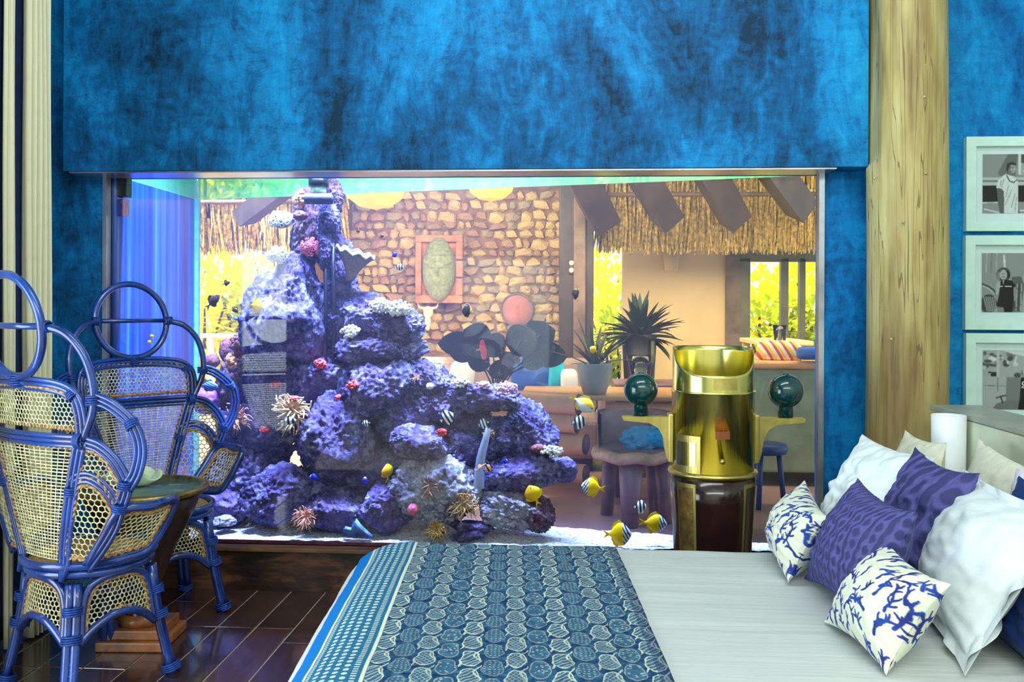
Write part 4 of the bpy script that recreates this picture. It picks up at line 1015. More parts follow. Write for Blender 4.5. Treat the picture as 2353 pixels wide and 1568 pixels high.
# headboard with ledge
M_HEAD = simple('pale_limed_wood', (214, 222, 196), 0.5, 0, 0.08, 5, 0.12, 30); M_LEDGET = simple('limed_ledge', (150, 156, 142), 0.35, 0, 0.1, 6)
hb = thing('headboard', 'pale limed wooden headboard with wide ledge behind the pillows', 'headboard', (1.48, 2.2, 0))
for k in range(4):
    ya, yb = -1.40 + 0.675 * k, -1.40 + 0.675 * (k + 1)
    MB().box((-0.088, ya + 0.002, 0.0), (0.08, yb - 0.002, 0.935), 0.004).obj('panel', M_HEAD, hb)
MB().box((-0.092, -1.42, 0.937), (0.10, 1.35, 0.957), 0.003).obj('ledge', M_LEDGET, hb)
M_CABW = simple('pale_cabinet', (200, 206, 186), 0.5, 0, 0.06, 8)
nst = thing('nightstand', 'pale nightstand tucked between bed and headboard end', 'nightstand', (1.28, 3.30, 0))
MB().box((-0.10, -0.16, 0.0), (0.10, 0.22, 0.62), 0.005).obj('body', M_CABW, nst); MB().box((-0.108, -0.14, 0.40), (-0.10, 0.20, 0.60), 0.003).obj('drawer', M_CABW, nst)
M_LAMPW = simple('white_lamp_shade', (244, 250, 255), 0.4, 0, 0.01)
lp = thing('table_lamp', 'white cylindrical lamp beside the headboard behind the cream pillow', 'lamp', (1.325, 3.22, 0.62))
b = MB(); b.lathe([(0.054, 0.075), (0.057, 0.335), (0.054, 0.335), (0.050, 0.08)], 40, cap=False); b.obj('shade', M_LAMPW, lp)
b = MB(); b.lathe([(0.035, 0.0), (0.035, 0.015), (0.012, 0.02), (0.012, 0.10), (0.0, 0.10)], 24); b.obj('base', M_STEEL, lp)

# pillows ----------------------------------------------------------
def pillow(name, label, bf, bn, tn, tf, T, mat, colf=None, n=70, disp=None, pinch=0.09, flange=0.0, seed=0, grp=None, wrinkle=0.006):
    BF, BN, TN, TF = [Vector(p) for p in (bf, bn, tn, tf)]; ctr = (BF + BN + TN + TF) / 4
    nrm = ((BN - BF).cross(TF - BF)).normalized()
    if nrm.x > 0: nrm = -nrm
    W = ((BN - BF).length + (TN - TF).length) / 2; Hh = ((TF - BF).length + (TN - BN).length) / 2
    ntot = n * 2; pts = np.zeros((n, ntot, 3)); col = np.zeros((n, ntot, 3))
    a_ = np.linspace(-1, 1, n); bb = np.concatenate([np.linspace(-1, 1, n), np.linspace(1, -1, n)])
    A, B = np.meshgrid(a_, bb, indexing='ij')
    if colf is not None: col = colf(A * W / 2, B * Hh / 2)
    for i in range(n):
        for j in range(ntot):
            a, b_ = A[i, j], B[i, j]; side = 1 if j < n else -1
            pa = a * (1 - pinch * (1 - b_ * b_)); pb = b_ * (1 - pinch * (1 - a * a))
            u, v = (pa + 1) / 2, (pb + 1) / 2
            p = (BF * (1 - u) + BN * u) * (1 - v) + (TF * (1 - u) + TN * u) * v
            fa, fb = min(1, abs(a) / (1 - flange)) if flange else abs(a), min(1, abs(b_) / (1 - flange)) if flange else abs(b_)
            th = T / 2 * (max(0, 1 - fa ** 2.2) * max(0, 1 - fb ** 2.2)) ** 0.66
            d = th * side
            if side > 0:
                d += wrinkle * noise.noise(Vector((a * 3 + seed, b_ * 3, seed))) * (1 - max(fa, fb) ** 4) + wrinkle * 0.7 * noise.noise(Vector((a * 2 + b_ * 7 + seed, b_ * 2 - a * 6, 3.1 * seed)))
                if disp is not None: d += disp(a * W / 2, b_ * Hh / 2)
                if flange and (fa >= 1 or fb >= 1): d += 0.012 * math.sin(9 * (a + b_)) 
            q = p + nrm * d; pts[i, j] = q - ctr
    o = link(name, grid_mesh(name, pts, col if colf is not None else None), None, mat); o.location = ctr
    return tag(o, label, 'pillow', grp)
# coral print strokes
rdc = random.Random(12); STK = []
def branch(x, y, an, L, wd, lev):
    n = 4; px, py = x, y
    for k in range(n):
        an += rdc.uniform(-0.35, 0.35); qx, qy = px + math.cos(an) * L / n, py + math.sin(an) * L / n
        STK.append((px, py, qx, qy, wd * (1 - 0.12 * k))); px, py = qx, qy
        if lev > 0 and k in (1, 2) and rdc.random() < 0.8: branch(px, py, an + rdc.choice((-1, 1)) * rdc.uniform(0.6, 1.1), L * 0.62, wd * 0.8, lev - 1)
    if lev > 0:
        for s in (-1, 1): branch(px, py, an + s * rdc.uniform(0.35, 0.7), L * 0.6, wd * 0.8, lev - 1)
for gx in range(-8, 9):
    for gy in range(-5, 6):
        if rdc.random() < 0.93: branch(gx * 0.040 + rdc.uniform(-.014, .014), gy * 0.040 + rdc.uniform(-.014, .014), rdc.uniform(0.4, 2.8), rdc.uniform(0.021, 0.032), 0.0042, 1)
STK = np.array(STK)
def coral_col(X, Y):
    sh = X.shape; x = X.reshape(-1, 1); y = Y.reshape(-1, 1); best = np.full(x.shape[0], 1e9); 
    for c0 in range(0, len(STK), 40):
        s = STK[c0:c0 + 40]; dx, dy = s[:, 2] - s[:, 0], s[:, 3] - s[:, 1]; L2 = dx * dx + dy * dy + 1e-12
        tt = np.clip(((x - s[:, 0]) * dx + (y - s[:, 1]) * dy) / L2, 0, 1)
        d = np.sqrt((x - s[:, 0] - tt * dx) ** 2 + (y - s[:, 1] - tt * dy) ** 2) - s[:, 4]; best = np.minimum(best, d.min(1))
    k = np.clip((best + 0.0006) / 0.0014, 0, 1)[:, None]; tone = (0.5 + 0.5 * np.sin(x * 61 + y * 47 + 1.0))
    ink = np.array(lin((24, 40, 128))) * (1 - tone * 0.5) + np.array(lin((20, 84, 186))) * tone * 0.5
    return (ink * (1 - k) + np.array(lin((232, 236, 212))) * k).reshape(sh + (3,))
def loop_d(x, y, sx, sy):
    """signed nearness to chains of interlocking ovals"""
    v = 9.0
    for oy in (0.0, 0.5):
        fx = (x / sx) - math.floor(x / sx) - 0.5; fy = (y / sy + oy) - math.floor(y / sy + oy) - 0.5
        v = min(v, abs(math.hypot(fx * 2.6, fy * 1.45) - 0.80))
    return v
def purple_col(sx, sy):
    f = np.vectorize(lambda x, y: loop_d(x, y, sx, sy))
    def g(X, Y):
        k = np.clip((f(X, Y) - 0.10) / 0.10, 0, 1)[..., None]; return np.array(lin((86, 84, 150))) * (1 - k) + np.array(lin((50, 54, 108))) * k
    return g
M_CORALP = printed('coral_print_cotton'); M_PURPLE = printed('purple_stitched_cotton', 0.7, 0.35, 180)
M_PWHITE = simple('white_pillow_cotton', (226, 236, 236), 0.75, 0, 0.03, 20, 0.12, 60); M_PCREAM = simple('cream_pillow_cotton', (222, 222, 198), 0.8, 0, 0.04, 40, 0.2, 200)
M_PNAVY = simple('navy_pillow_satin', (14, 46, 104), 0.45, 0, 0.15, 12, 0.1, 60); M_PLAV = simple('lavender_white_cotton', (222, 220, 226), 0.8, 0, 0.04, 40, 0.15, 160)
pillow('pillow', 'small cream pillow with blue coral branches nearest in front of the white sham', (0.648, 2.322, 0.525), (0.690, 1.99, 0.525), (0.815, 1.965, 0.735), (0.800, 2.31, 0.74), 0.17, M_CORALP, coral_col, 230, pinch=0.14, seed=1.0, grp='coral print pillows')
pillow('pillow', 'small cream pillow with blue coral branches farthest away beside the brass binnacle', (0.660, 3.02, 0.53), (0.635, 2.64, 0.525), (0.73, 2.58, 0.735), (0.782, 3.03, 0.755), 0.17, M_CORALP, coral_col, 210, pinch=0.14, seed=2.0, grp='coral print pillows')
pillow('pillow', 'purple pillow stitched with chains of ovals between the two coral pillows', (0.695, 2.69, 0.525), (0.750, 2.25, 0.525), (0.845, 2.225, 0.83), (0.825, 2.62, 0.84), 0.19, M_PURPLE, purple_col(0.045, 0.075), 180, disp=lambda x, y: -0.003 * max(0, 1 - loop_d(x, y, 0.045, 0.075) / 0.22), pinch=0.13, seed=3.0, wrinkle=0.009, grp='purple pillows')
pillow('pillow', 'purple pillow with large stitched rings leaning before the lamp', (0.92, 2.84, 0.53), (0.95, 2.44, 0.53), (1.10, 2.47, 0.885), (1.05, 2.79, 0.905), 0.18, M_PURPLE, purple_col(0.105, 0.15), 150, disp=lambda x, y: -0.003 * max(0, 1 - loop_d(x, y, 0.105, 0.15) / 0.2), pinch=0.13, seed=4.0, wrinkle=0.012, grp='purple pillows')
pillow('pillow', 'large white sham with flange leaning nearest the camera on the right', (0.93, 2.56, 0.525), (0.86, 2.00, 0.525), (1.14, 2.06, 0.865), (1.12, 2.62, 0.87), 0.17, M_PWHITE, None, 60, flange=0.13, seed=5.0, wrinkle=0.012)
pillow('pillow', 'white pillow behind the far coral pillow beside the wooden post', (0.80, 3.06, 0.53), (0.87, 2.68, 0.53), (1.085, 2.72, 0.885), (0.99, 3.10, 0.90), 0.17, M_PWHITE, None, 60, flange=0.0, seed=6.0, wrinkle=0.016)
pillow('pillow', 'cream pillow standing left of the white lamp', (1.06, 3.17, 0.53), (1.10, 2.84, 0.53), (1.20, 2.93, 0.90), (1.165, 3.19, 0.905), 0.14, M_PCREAM, None, 50, seed=7.0)
pillow('pillow', 'cream pillow leaning on the headboard right of the white lamp', (1.15, 2.86, 0.53), (1.15, 2.40, 0.53), (1.285, 2.43, 0.885), (1.285, 2.90, 0.92), 0.13, M_PCREAM, None, 50, seed=8.0)
pillow('pillow', 'lavender white pillow behind the navy one at the right edge', (1.10, 2.50, 0.53), (1.10, 2.02, 0.53), (1.25, 2.06, 0.92), (1.215, 2.52, 0.895), 0.10, M_PLAV, None, 50, seed=9.0)
pillow('pillow', 'navy satin pillow tucked behind the large white sham', (1.03, 2.46, 0.525), (1.00, 1.84, 0.525), (1.205, 1.90, 0.84), (1.185, 2.44, 0.885), 0.13, M_PNAVY, None, 50, seed=10.0, wrinkle=0.02)

# ================================================================ LOG POST
def log_mat():
    t = MT('weathered_log', (176, 158, 100), 0.55)
    n1 = t.noise(t.co('Object', (1, 1, 0.22)), 5, 4, 0.55, 0.3); n2 = t.noise(t.co('Object', (1, 1, 0.06)), 34, 6, 0.6, 0.35)
    x, y, z = t.xyz(t.co('Object')); n3 = t.noise(t.co('Object', (1, 1, 0.035), (0, 0, 1)), 15, 3, 0.45, 0.35)
    c = t.ramp(n1 * 0.7 + n2 * 0.3, [(0.36, (124, 102, 56)), (0.48, (178, 162, 100)), (0.60, (204, 196, 136)), (0.74, (216, 214, 164))])
    c = t.mix((z - 0.95).step(0.55, -0.35) * 0.55, c, (122, 88, 42))
    crack = (n3 - 0.5).abs().lt(0.0055) + (n3 - 0.42).abs().lt(0.003); c = t.mix(crack * 0.7, c, (92, 74, 40)); t.color(c); t.bump(n2 * 0.5 - crack * 0.6, 0.5, 0.01); return t.m
M_LOG = log_mat()
post = thing('log_post', 'thick weathered log post between the aquarium wall and the framed photographs', 'post', (1.418, 3.90, 0))
n, k = 64, 120; vs_ = []; fs_ = []
for j in range(k):
    z = 3.48 * j / (k - 1)
    for i in range(n):
        a = 2 * PI * i / n
        r = 0.163 + 0.006 * noise.noise(Vector((math.cos(a) * 1.5, math.sin(a) * 1.5, z * 1.1))) + 0.002 * noise.noise(Vector((math.cos(a) * 9, math.sin(a) * 9, z * 1.2))) + 0.008 * max(0, 0.9 - z)
        x_, y_ = r * math.cos(a) + 0.014 * math.sin(z * 1.2), r * math.sin(a)
        if z > 1.945: x_ = max(x_, hx1 + 0.012 - 1.418)
        vs_.append((x_, y_, z))
for j in range(k - 1):
    for i in range(n): fs_.append((j * n + i, j * n + (i + 1) % n, (j + 1) * n + (i + 1) % n, (j + 1) * n + i))
b = MB(); b.add(vs_, fs_); b.obj('trunk', M_LOG, post)
M_NAIL = simple('nail', (196, 188, 140), 0.35, 0.3)
for px, py in ((2125, 222), (2128, 398), (1990, 402), (2078, 510), (2055, 780)):
    d = ray(px, py); t_ = (3.90 - 0.168) / d.y; p = Vector((d.x * t_, d.y * t_, H + d.z * t_))
    dx = p.x - 1.418; yy = -math.sqrt(max(0.001, 0.167 ** 2 - min(abs(dx), 0.15) ** 2))
    MB().ico((max(-0.15, min(0.15, dx)), yy, p.z), (0.006, 0.005, 0.006), 2).obj('nail_head', M_NAIL, post)

# ================================================================ FRAMED PHOTOGRAPHS
M_FRAME = simple('white_frame', (206, 244, 232), 0.4, 0, 0.02); M_MAT = simple('photo_mount', (206, 232, 230), 0.8, 0, 0.01); M_PRINT = printed('photo_print', 0.35, 0.0)
class Paint:
    def __init__(s, w, h, g=0.5): s.X, s.Y = np.meshgrid(np.arange(w) + .5, np.arange(h) + .5, indexing='ij'); s.I = np.full((w, h), g, float)
    def poly(s, pts, g, k=1.0):
        ins = np.zeros(s.I.shape, bool); n = len(pts)
        for i in range(n):
            (x1, y1), (x2, y2) = pts[i], pts[(i + 1) % n]
            if y1 == y2: continue
            ins ^= ((y1 > s.Y) != (y2 > s.Y)) & (s.X < (x2 - x1) * (s.Y - y1) / (y2 - y1) + x1)
        s.I[ins] = s.I[ins] * (1 - k) + g * k
    def ell(s, cx, cy_, rx, ry, g, k=1.0):
        m = ((s.X - cx) / rx) ** 2 + ((s.Y - cy_) / ry) ** 2 < 1; s.I[m] = s.I[m] * (1 - k) + g * k
    def rect(s, x0_, y0_, x1, y1, g, k=1.0): s.poly([(x0_, y0_), (x1, y0_), (x1, y1), (x0_, y1)], g, k)
    def line(s, pts, wd, g, k=1.0):
        for (x1, y1), (x2, y2) in zip(pts[:-1], pts[1:]):
            dx, dy = x2 - x1, y2 - y1; L2 = dx * dx + dy * dy + 1e-9; t = np.clip(((s.X - x1) * dx + (s.Y - y1) * dy) / L2, 0, 1)
            m = np.hypot(s.X - x1 - t * dx, s.Y - y1 - t * dy) < wd; s.I[m] = s.I[m] * (1 - k) + g * k
    def blur(s, n=1):
        for _ in range(n):
            I = np.pad(s.I, 1, mode='edge'); s.I = (I[1:-1, 1:-1] * 2 + I[:-2, 1:-1] + I[2:, 1:-1] + I[1:-1, :-2] + I[1:-1, 2:]) / 6
PW, PH = 230, 132
def tr(pts, ox, oy): return [((x / 6.53) - ox, (y / 6.53) - oy) for x, y in pts]
def print1():
    p = Paint(PW, PH, 0.55); q = lambda *pts: tr(pts, 72, 58)
    p.rect(0, 52, PW, 70, 0.74); p.rect(0, 70, PW, 106, 0.07); p.rect(0, 58, PW, 62, 0.45); p.rect(0, 106, PW, PH, 0.55)
    p.poly(q((690, 640), (830, 380), (970, 380), (930, 700), (700, 690)), 0.40); p.poly(q((975, 380), (1015, 380), (1020, 690), (975, 670)), 0.82)
    p.rect(83, 2, PW, 20, 0.28); p.rect(83, 22, PW, 48, 0.62); p.rect(88, 36, PW, 41, 0.86); p.line([(4, 122), (36, 130)], 1.2, 0.9); p.line([(80, 126), (PW, 118)], 1.5, 0.85)
    p.line([(0, 108), (34, 107)], 0.8, 0.95); p.blur(1)
    p.poly(q((668, 860), (752, 872), (775, 1000), (770, 1250), (722, 1250), (690, 1090)), 0.36); p.poly(q((660, 870), (690, 760), (790, 668), (905, 700), (968, 750), (978, 1250), (780, 1250), (772, 930), (745, 882)), 0.84)
    p.poly(q((975, 1090), (1000, 1250), (976, 1250)), 0.4)
    for a in ((800, 1000, 840, 830), (790, 1120, 880, 900), (880, 1150, 930, 950), (930, 1210, 950, 1000), (740, 860, 770, 740), (720, 850, 735, 760)): p.line(q((a[0], a[1]), (a[2], a[3])), 0.7, 0.55)
    p.line(q((810, 690), (850, 770), (910, 795), (960, 750)), 1.0, 0.25); p.poly(q((820, 640), (910, 650), (910, 700), (850, 690)), 0.42)
    p.ell(*q((872, 585))[0], 10.3, 13.6, 0.42); p.ell(*q((900, 590))[0], 6, 10, 0.62); p.poly(q((806, 590), (815, 520), (880, 496), (945, 520), (935, 545), (860, 535), (830, 610), (822, 660)), 0.18)
    for x in (868, 908): p.line(q((x - 10, 570), (x + 8, 570)), 0.7, 0.18)
    p.line(q((888, 580), (892, 605)), 0.6, 0.4); p.line(q((868, 630), (900, 628)), 0.6, 0.25); p.blur(1); return p.I
def print2():
    p = Paint(PW, PH, 0.56); q = lambda *pts: tr(pts, 70, 54)
    for x in (530, 600, 672): p.line(q((x, 350), (x - 10, 640)), 0.8, 0.42 if x == 600 else 0.72)
    p.line(q((775, 390), (780, 580)), 1.6, 0.9); p.line(q((470, 800), (560, 840), (640, 900), (660, 960)), 1.2, 0.12); p.line(q((470, 830), (560, 870), (640, 950)), 0.7, 0.8)
    p.ell(*q((560, 1090))[0], 18, 21, 0.22)
    for k in range(6): p.line(q((490 + k * 30, 990), (540 + k * 26, 1200)), 0.9, 0.78)
    p.blur(1)
    p.poly(q((1130, 620), (1050, 660), (1020, 740), (1060, 820), (1030, 1210), (1400, 1210), (1400, 620)), 0.62); p.ell(*q((1150, 520))[0], 11, 14, 0.25)
    p.poly(q((880, 700), (1010, 690), (1060, 820), (1000, 1200), (880, 1200)), 0.35); 
    for k in range(4): p.line(q((930 + k * 30, 800), (910 + k * 32, 1180)), 0.9, 0.7 if k % 2 else 0.15)
    p.poly(q((650, 960), (700, 960), (720, 780), (690, 740), (660, 820)), 0.66); p.ell(*q((765, 660))[0], 15, 15, 0.30); p.poly(q((690, 620), (660, 700), (700, 780), (740, 640)), 0.5); p.poly(q((830, 600), (860, 680), (830, 740), (800, 620)), 0.10)
    p.ell(*q((765, 668))[0], 8, 11, 0.66); p.line(q((748, 655), (760, 655)), 0.6, 0.2); p.line(q((772, 655), (786, 655)), 0.6, 0.2); p.line(q((756, 700), (780, 698)), 0.7, 0.3)
    p.poly(q((730, 750), (760, 740), (800, 745), (880, 750), (925, 820), (915, 900), (905, 1050), (890, 1210), (780, 1210), (690, 1140), (670, 1120), (700, 980)), 0.03); p.poly(q((905, 850), (940, 840), (945, 1020), (915, 1060)), 0.55); p.poly(q((690, 1130), (770, 1140), (780, 1210), (680, 1210)), 0.5)
    p.line(q((715, 838), (750, 836)), 1.2, 0.92); p.line(q((790, 836), (875, 838)), 1.2, 0.92); p.poly(q((750, 745), (780, 745), (765, 830)), 0.6); p.blur(1); return p.I
def print3():
    p = Paint(PW, PH, 0.60); q = lambda *pts: tr(pts, 72, 56); rd = random.Random(4)
    p.rect(0, 0, PW, 60, 0.66)
    for _ in range(26): p.ell(rd.uniform(0, 84), rd.uniform(4, 58), rd.uniform(3, 9), rd.uniform(2, 6), rd.choice((0.2, 0.3, 0.45, 0.85, 0.9)), 0.8)
    p.poly(q((740, 370), (1130, 370), (1100, 460), (900, 420)), 0.84); p.rect(30, 2, 37, 60, 0.74); p.poly(q((930, 450), (960, 450), (930, 580), (905, 560)), 0.82); p.blur(2)
    p.line(q((560, 690), (660, 695)), 1.4, 0.1); p.rect(18, 52, 30, 58, 0.12)
    p.rect(0, 60, PW, PH, 0.62); p.poly(q((470, 750), (800, 760), (800, 1220), (470, 1220)), 0.68); p.line(q((490, 880), (800, 885)), 0.6, 0.4); p.line(q((685, 770), (685, 960)), 0.7, 0.45)
    p.poly(q((810, 755), (1000, 760), (1005, 1090), (800, 1095)), 0.48); p.poly(q((800, 1095), (1005, 1090), (985, 1230), (600, 1230), (670, 1140)), 0.44); p.line(q((665, 1060), (730, 1035), (800, 1020)), 1.2, 0.15); p.line(q((730, 1035), (755, 1125)), 1.2, 0.12)
    p.poly(q((1010, 760), (1130, 740), (1400, 740), (1400, 1230), (970, 1230), (1000, 1020)), 0.02)
    p.poly(q((1130, 380), (1060, 560), (1010, 700), (1060, 780), (1130, 740), (1200, 400)), 0.42); p.line(q((1090, 520), (1040, 640), (1060, 760)), 1.0, 0.78); p.line(q((1110, 560), (1075, 680)), 0.9, 0.12); p.ell(*q((1190, 520))[0], 14, 18, 0.6); p.blur(1)
    c = q((1048, 845))[0]; p.ell(c[0], c[1], 3.9, 4.3, 0.95); p.ell(c[0] + 0.3, c[1] + 0.2, 2.0, 2.3, 0.05)
    x, y = q((1022, 910))[0]                                        # small lettering AIR
    for seg in ([(0, 0), (1.3, -4), (2.6, 0)], [(0.7, -1.4), (2.0, -1.4)], [(4.0, 0), (4.0, -4)], [(5.6, 0), (5.6, -4), (7.6, -3.2), (5.8, -2.2), (7.8, 0)]): p.line([(x + a, y + b_) for a, b_ in seg], 0.55, 0.95)
    p.poly(q((1120, 850), (1140, 830), (1140, 940), (1105, 955)), 0.7); return p.I
def picture(label, px0, py0, py1, prt, im):
    o = thing('framed_photograph', label, 'picture', tuple(PY(px0, (py0 + py1) / 2, 4.079)), 0, 'black and white photographs in white frames')
    s = 4.05 / F_PX; Hh = (py1 - py0) * s; W = 306 * s; z0, z1 = -Hh / 2, Hh / 2; fw_ = 21 * s
    b = MB()
    for poly in ([(0, z0), (W, z0), (W - fw_, z0 + fw_), (fw_, z0 + fw_)], [(0, z1), (fw_, z1 - fw_), (W - fw_, z1 - fw_), (W, z1)], [(0, z0), (fw_, z0 + fw_), (fw_, z1 - fw_), (0, z1)], [(W, z0), (W, z1), (W - fw_, z1 - fw_), (W - fw_, z0 + fw_)]):
        b.prism(poly, -0.034, -0.002)
    b.obj('frame', M_FRAME, o)
    MB().box((fw_ - 0.004, -0.014, z0 + fw_ - 0.004), (W - fw_ + 0.004, -0.004, z1 - fw_ + 0.004)).obj('mount', M_MAT, o)
    a0, b0 = prt[0] - px0, prt[1]; w_, h_ = im.shape
    X = np.linspace(a0 * s, a0 * s + 230 * s, w_); zt = z1 - (b0 - py0) * s; Z = np.linspace(zt, zt - 132 * s, h_)
    P = np.zeros((w_, h_, 3)); P[:, :, 0] = X[:, None]; P[:, :, 1] = -0.0155; P[:, :, 2] = Z[None, :]
    g = np.clip(im, 0, 1) ** 2.2; col = np.stack([g * 0.86, g, g * 0.97], -1)
    link('print', grid_mesh('print', P, col), o, M_PRINT); return o
picture('top framed photograph of a man in a pale shirt aboard a boat', 2213, 320, 530, (2252, 358), print1())
picture('middle framed photograph of a woman in a black top beside a man', 2211, 545, 755, (2250, 584), print2())
picture('lowest framed photograph partly hidden by the headboard ledge', 2212, 768, 978, (2252, 806), print3())

# ================================================================ BINNACLE
def brass_mat(name, c1, c2, rough):
    t = MT(name, c1, rough, 1.0); n = t.noise(t.co('Object', (1, 1, 0.4)), 9, 5, 0.65, 0.6); t.color(t.ramp(n, [(0.3, c2), (0.65, c1)])); t.rough(n * 0.06 + (rough - 0.03)); return t.m
M_BRASS = brass_mat('polished_brass', (242, 234, 140), (232, 220, 118), 0.19); M_BRASS2 = brass_mat('cast_brass', (222, 206, 124), (176, 156, 84), 0.36)
M_COPPER = brass_mat('copper_plate', (200, 122, 80), (150, 90, 60), 0.4); M_GREEN = simple('dark_green_enamel', (6, 58, 60), 0.12, 0, 0.2, 12, 0.03, coat=0.6)
M_MAHOG = simple('dark_mahogany', (36, 16, 14), 0.16, 0, 0.45, 6, 0.04, coat=0.5)
bc = PY(1638, 900, 3.57); bn = thing('binnacle', 'polished brass ship binnacle on a dark wooden pedestal behind the bed', 'binnacle', (bc.x, 3.57, 0))
def bz(py, y=3.41): return H + (HZ - py) * y / F_PX
RB = 0.160; A0 = -PI / 2
def cyl(name, r0, r1, z0, z1, mat, par=bn, seg=64, extra=None):
    b = MB(); b.lathe(extra or [(r0 - 0.004, z0), (r0, z0), (r1, z1), (r1 - 0.004, z1)], seg, cap=False); return b.obj(name, mat, par)
# hood with a slanted mouth
zt, zd, zb = bz(794, 3.57), 0.105, bz(902); b = MB(); vs_ = []; fs_ = []; n = 96
for rr in (RB - 0.003, RB - 0.006):
    for lv in range(9):
        for i in range(n):
            a = 2 * PI * i / n; cf = max(0.0, math.cos(a - A0)); top = zt - zd * math.sin(PI / 2 * min(1.0, cf * 1.0)) if cf > 0 else zt
            vs_.append((rr * math.cos(a), rr * math.sin(a), zb + (top - zb) * lv / 8))
for q in range(2):
    for lv in range(8):
        for i in range(n):
            k0 = (q * 9 + lv) * n; fs_.append((k0 + i, k0 + (i + 1) % n, k0 + n + (i + 1) % n, k0 + n + i))
for i in range(n): fs_.append((8 * n + i, 8 * n + (i + 1) % n, 17 * n + (i + 1) % n, 17 * n + i))
b.add(vs_, fs_); b.obj('hood', M_BRASS, bn)
cyl('body', RB, RB, bz(1088), bz(902), M_BRASS, extra=[(0, bz(1088)), (RB, bz(1088)), (RB, bz(902) - 0.004), (RB + 0.003, bz(902) - 0.003), (RB + 0.003, bz(902) + 0.003), (RB - 0.006, bz(902) + 0.004), (0, bz(902) + 0.002)])
b = MB(); zl = bz(1092); b.lathe([(RB - 0.01, zl - 0.012), (RB + 0.010, zl - 0.010), (RB + 0.015, zl - 0.002), (RB + 0.012, zl + 0.006), (RB + 0.002, zl + 0.010), (RB - 0.01, zl + 0.012)], 64, cap=False); b.obj('collar_ring', M_BRASS2, bn)
b = MB(); n = 64; prof = [(RB + 0.008, zl - 0.010), (RB + 0.004, 0.58), (RB - 0.006, 0.44), (RB - 0.012, 0.30), (RB - 0.004, 0.14), (RB + 0.03, 0.10), (RB + 0.03, 0.0)]
b.lathe(prof, n); b.obj('pedestal', M_MAHOG, bn)
def patch(name, a0, a1, z0, z1, mat, r=RB, th=0.004, r1=None, par=bn, seg=10):
    b = MB(); v = []; f = []; r1 = r1 or r
    for k in range(2):
        for i in range(seg + 1):
            a = A0 + math.radians(a0 + (a1 - a0) * i / seg)
            for z, q in ((z0, r), (z1, r1)): v.append(((q + th * k) * math.cos(a), (q + th * k) * math.sin(a), z))
    m = 2 * (seg + 1)
    for i in range(seg):
        j = 2 * i; f += [(m + j, m + j + 2, m + j + 3, m + j + 1), (j, j + 1, j + 3, j + 2), (j, j + 2, m + j + 2, m + j), (j + 1, m + j + 1, m + j + 3, j + 3)]
    f += [(0, m, m + 1, 1), (m - 2, m - 1, 2 * m - 1, 2 * m - 2)]; b.add(v, f, False); return b.obj(name, mat, par)
dr = patch('door', -66, -25, bz(1086), bz(1000), M_BRASS2); patch('door_panel', -62, -31, bz(1070), bz(1015), M_BRASS, RB + 0.003, par=dr)
patch('maker_plate', -5, 14, bz(1004), bz(986), M_COPPER); patch('mouth_plate', -8, 25, bz(893), bz(866), M_BRASS2, RB - 0.002, 0.003)
b = MB(); b.lathe([(0, 0), (0.011, 0), (0.011, 0.006), (0.007, 0.007), (0.007, 0.010), (0, 0.010)], 20); bo = b.obj('bolt', M_BRASS2, bn); an = A0 + math.radians(4); bo.location = (RB * math.cos(an), RB * math.sin(an), bz(1055)); bo.rotation_euler = (PI / 2, 0, an - A0)
for a0, a1 in ((-62, -31), (36, 64)):
    z0_, z1_ = 0.33, zl - 0.03; pl = patch('inlay_frame', a0, a1, z0_, z1_, M_BRASS2, RB - 0.012, 0.004, RB + 0.005); patch('inlay_panel', a0 + 4, a1 - 4, z0_ + 0.02, z1_ - 0.015, M_MAHOG if a0 > 0 else M_BRASSD, RB - 0.010, 0.004, RB + 0.0055, par=pl)
for sg in (-1, 1):
    br = MB(); zt_ = bz(953, 3.57); poly = [(RB - 0.005, zt_), (0.352, zt_), (0.356, zt_ - 0.008), (0.350, zt_ - 0.017), (0.25, zt_ - 0.026), (0.215, zt_ - 0.045), (0.196, zt_ - 0.08), (0.188, zt_ - 0.13), (0.180, zt_ - 0.165), (RB - 0.005, zt_ - 0.165)]
    poly = [(sg * x, z) for x, z in poly]; br.prism(poly, -0.022, 0.022); bo = br.obj('bracket', M_BRASS2, bn)
    MB().box((min(sg * (RB - 0.004), sg * 0.176), -0.034, zt_ - 0.178), (max(sg * (RB - 0.004), sg * 0.176), 0.034, zt_ + 0.012), 0.004).obj('bracket_plate', M_BRASS2, bo)
    xb = sg * 0.283 if sg < 0 else sg * 0.282
    b = MB(); b.ico((0, 0, 0), 0.067, 5); b.lathe([(0.030, -0.102), (0.028, -0.06), (0.029, -0.055)], 24); b.lathe([(0.013, 0.062), (0.012, 0.069), (0.0, 0.070)], 12, cap=False)
    sp = b.obj('compensating_ball', M_GREEN, bn); sp.location = (xb, 0, bz(893, 3.57))
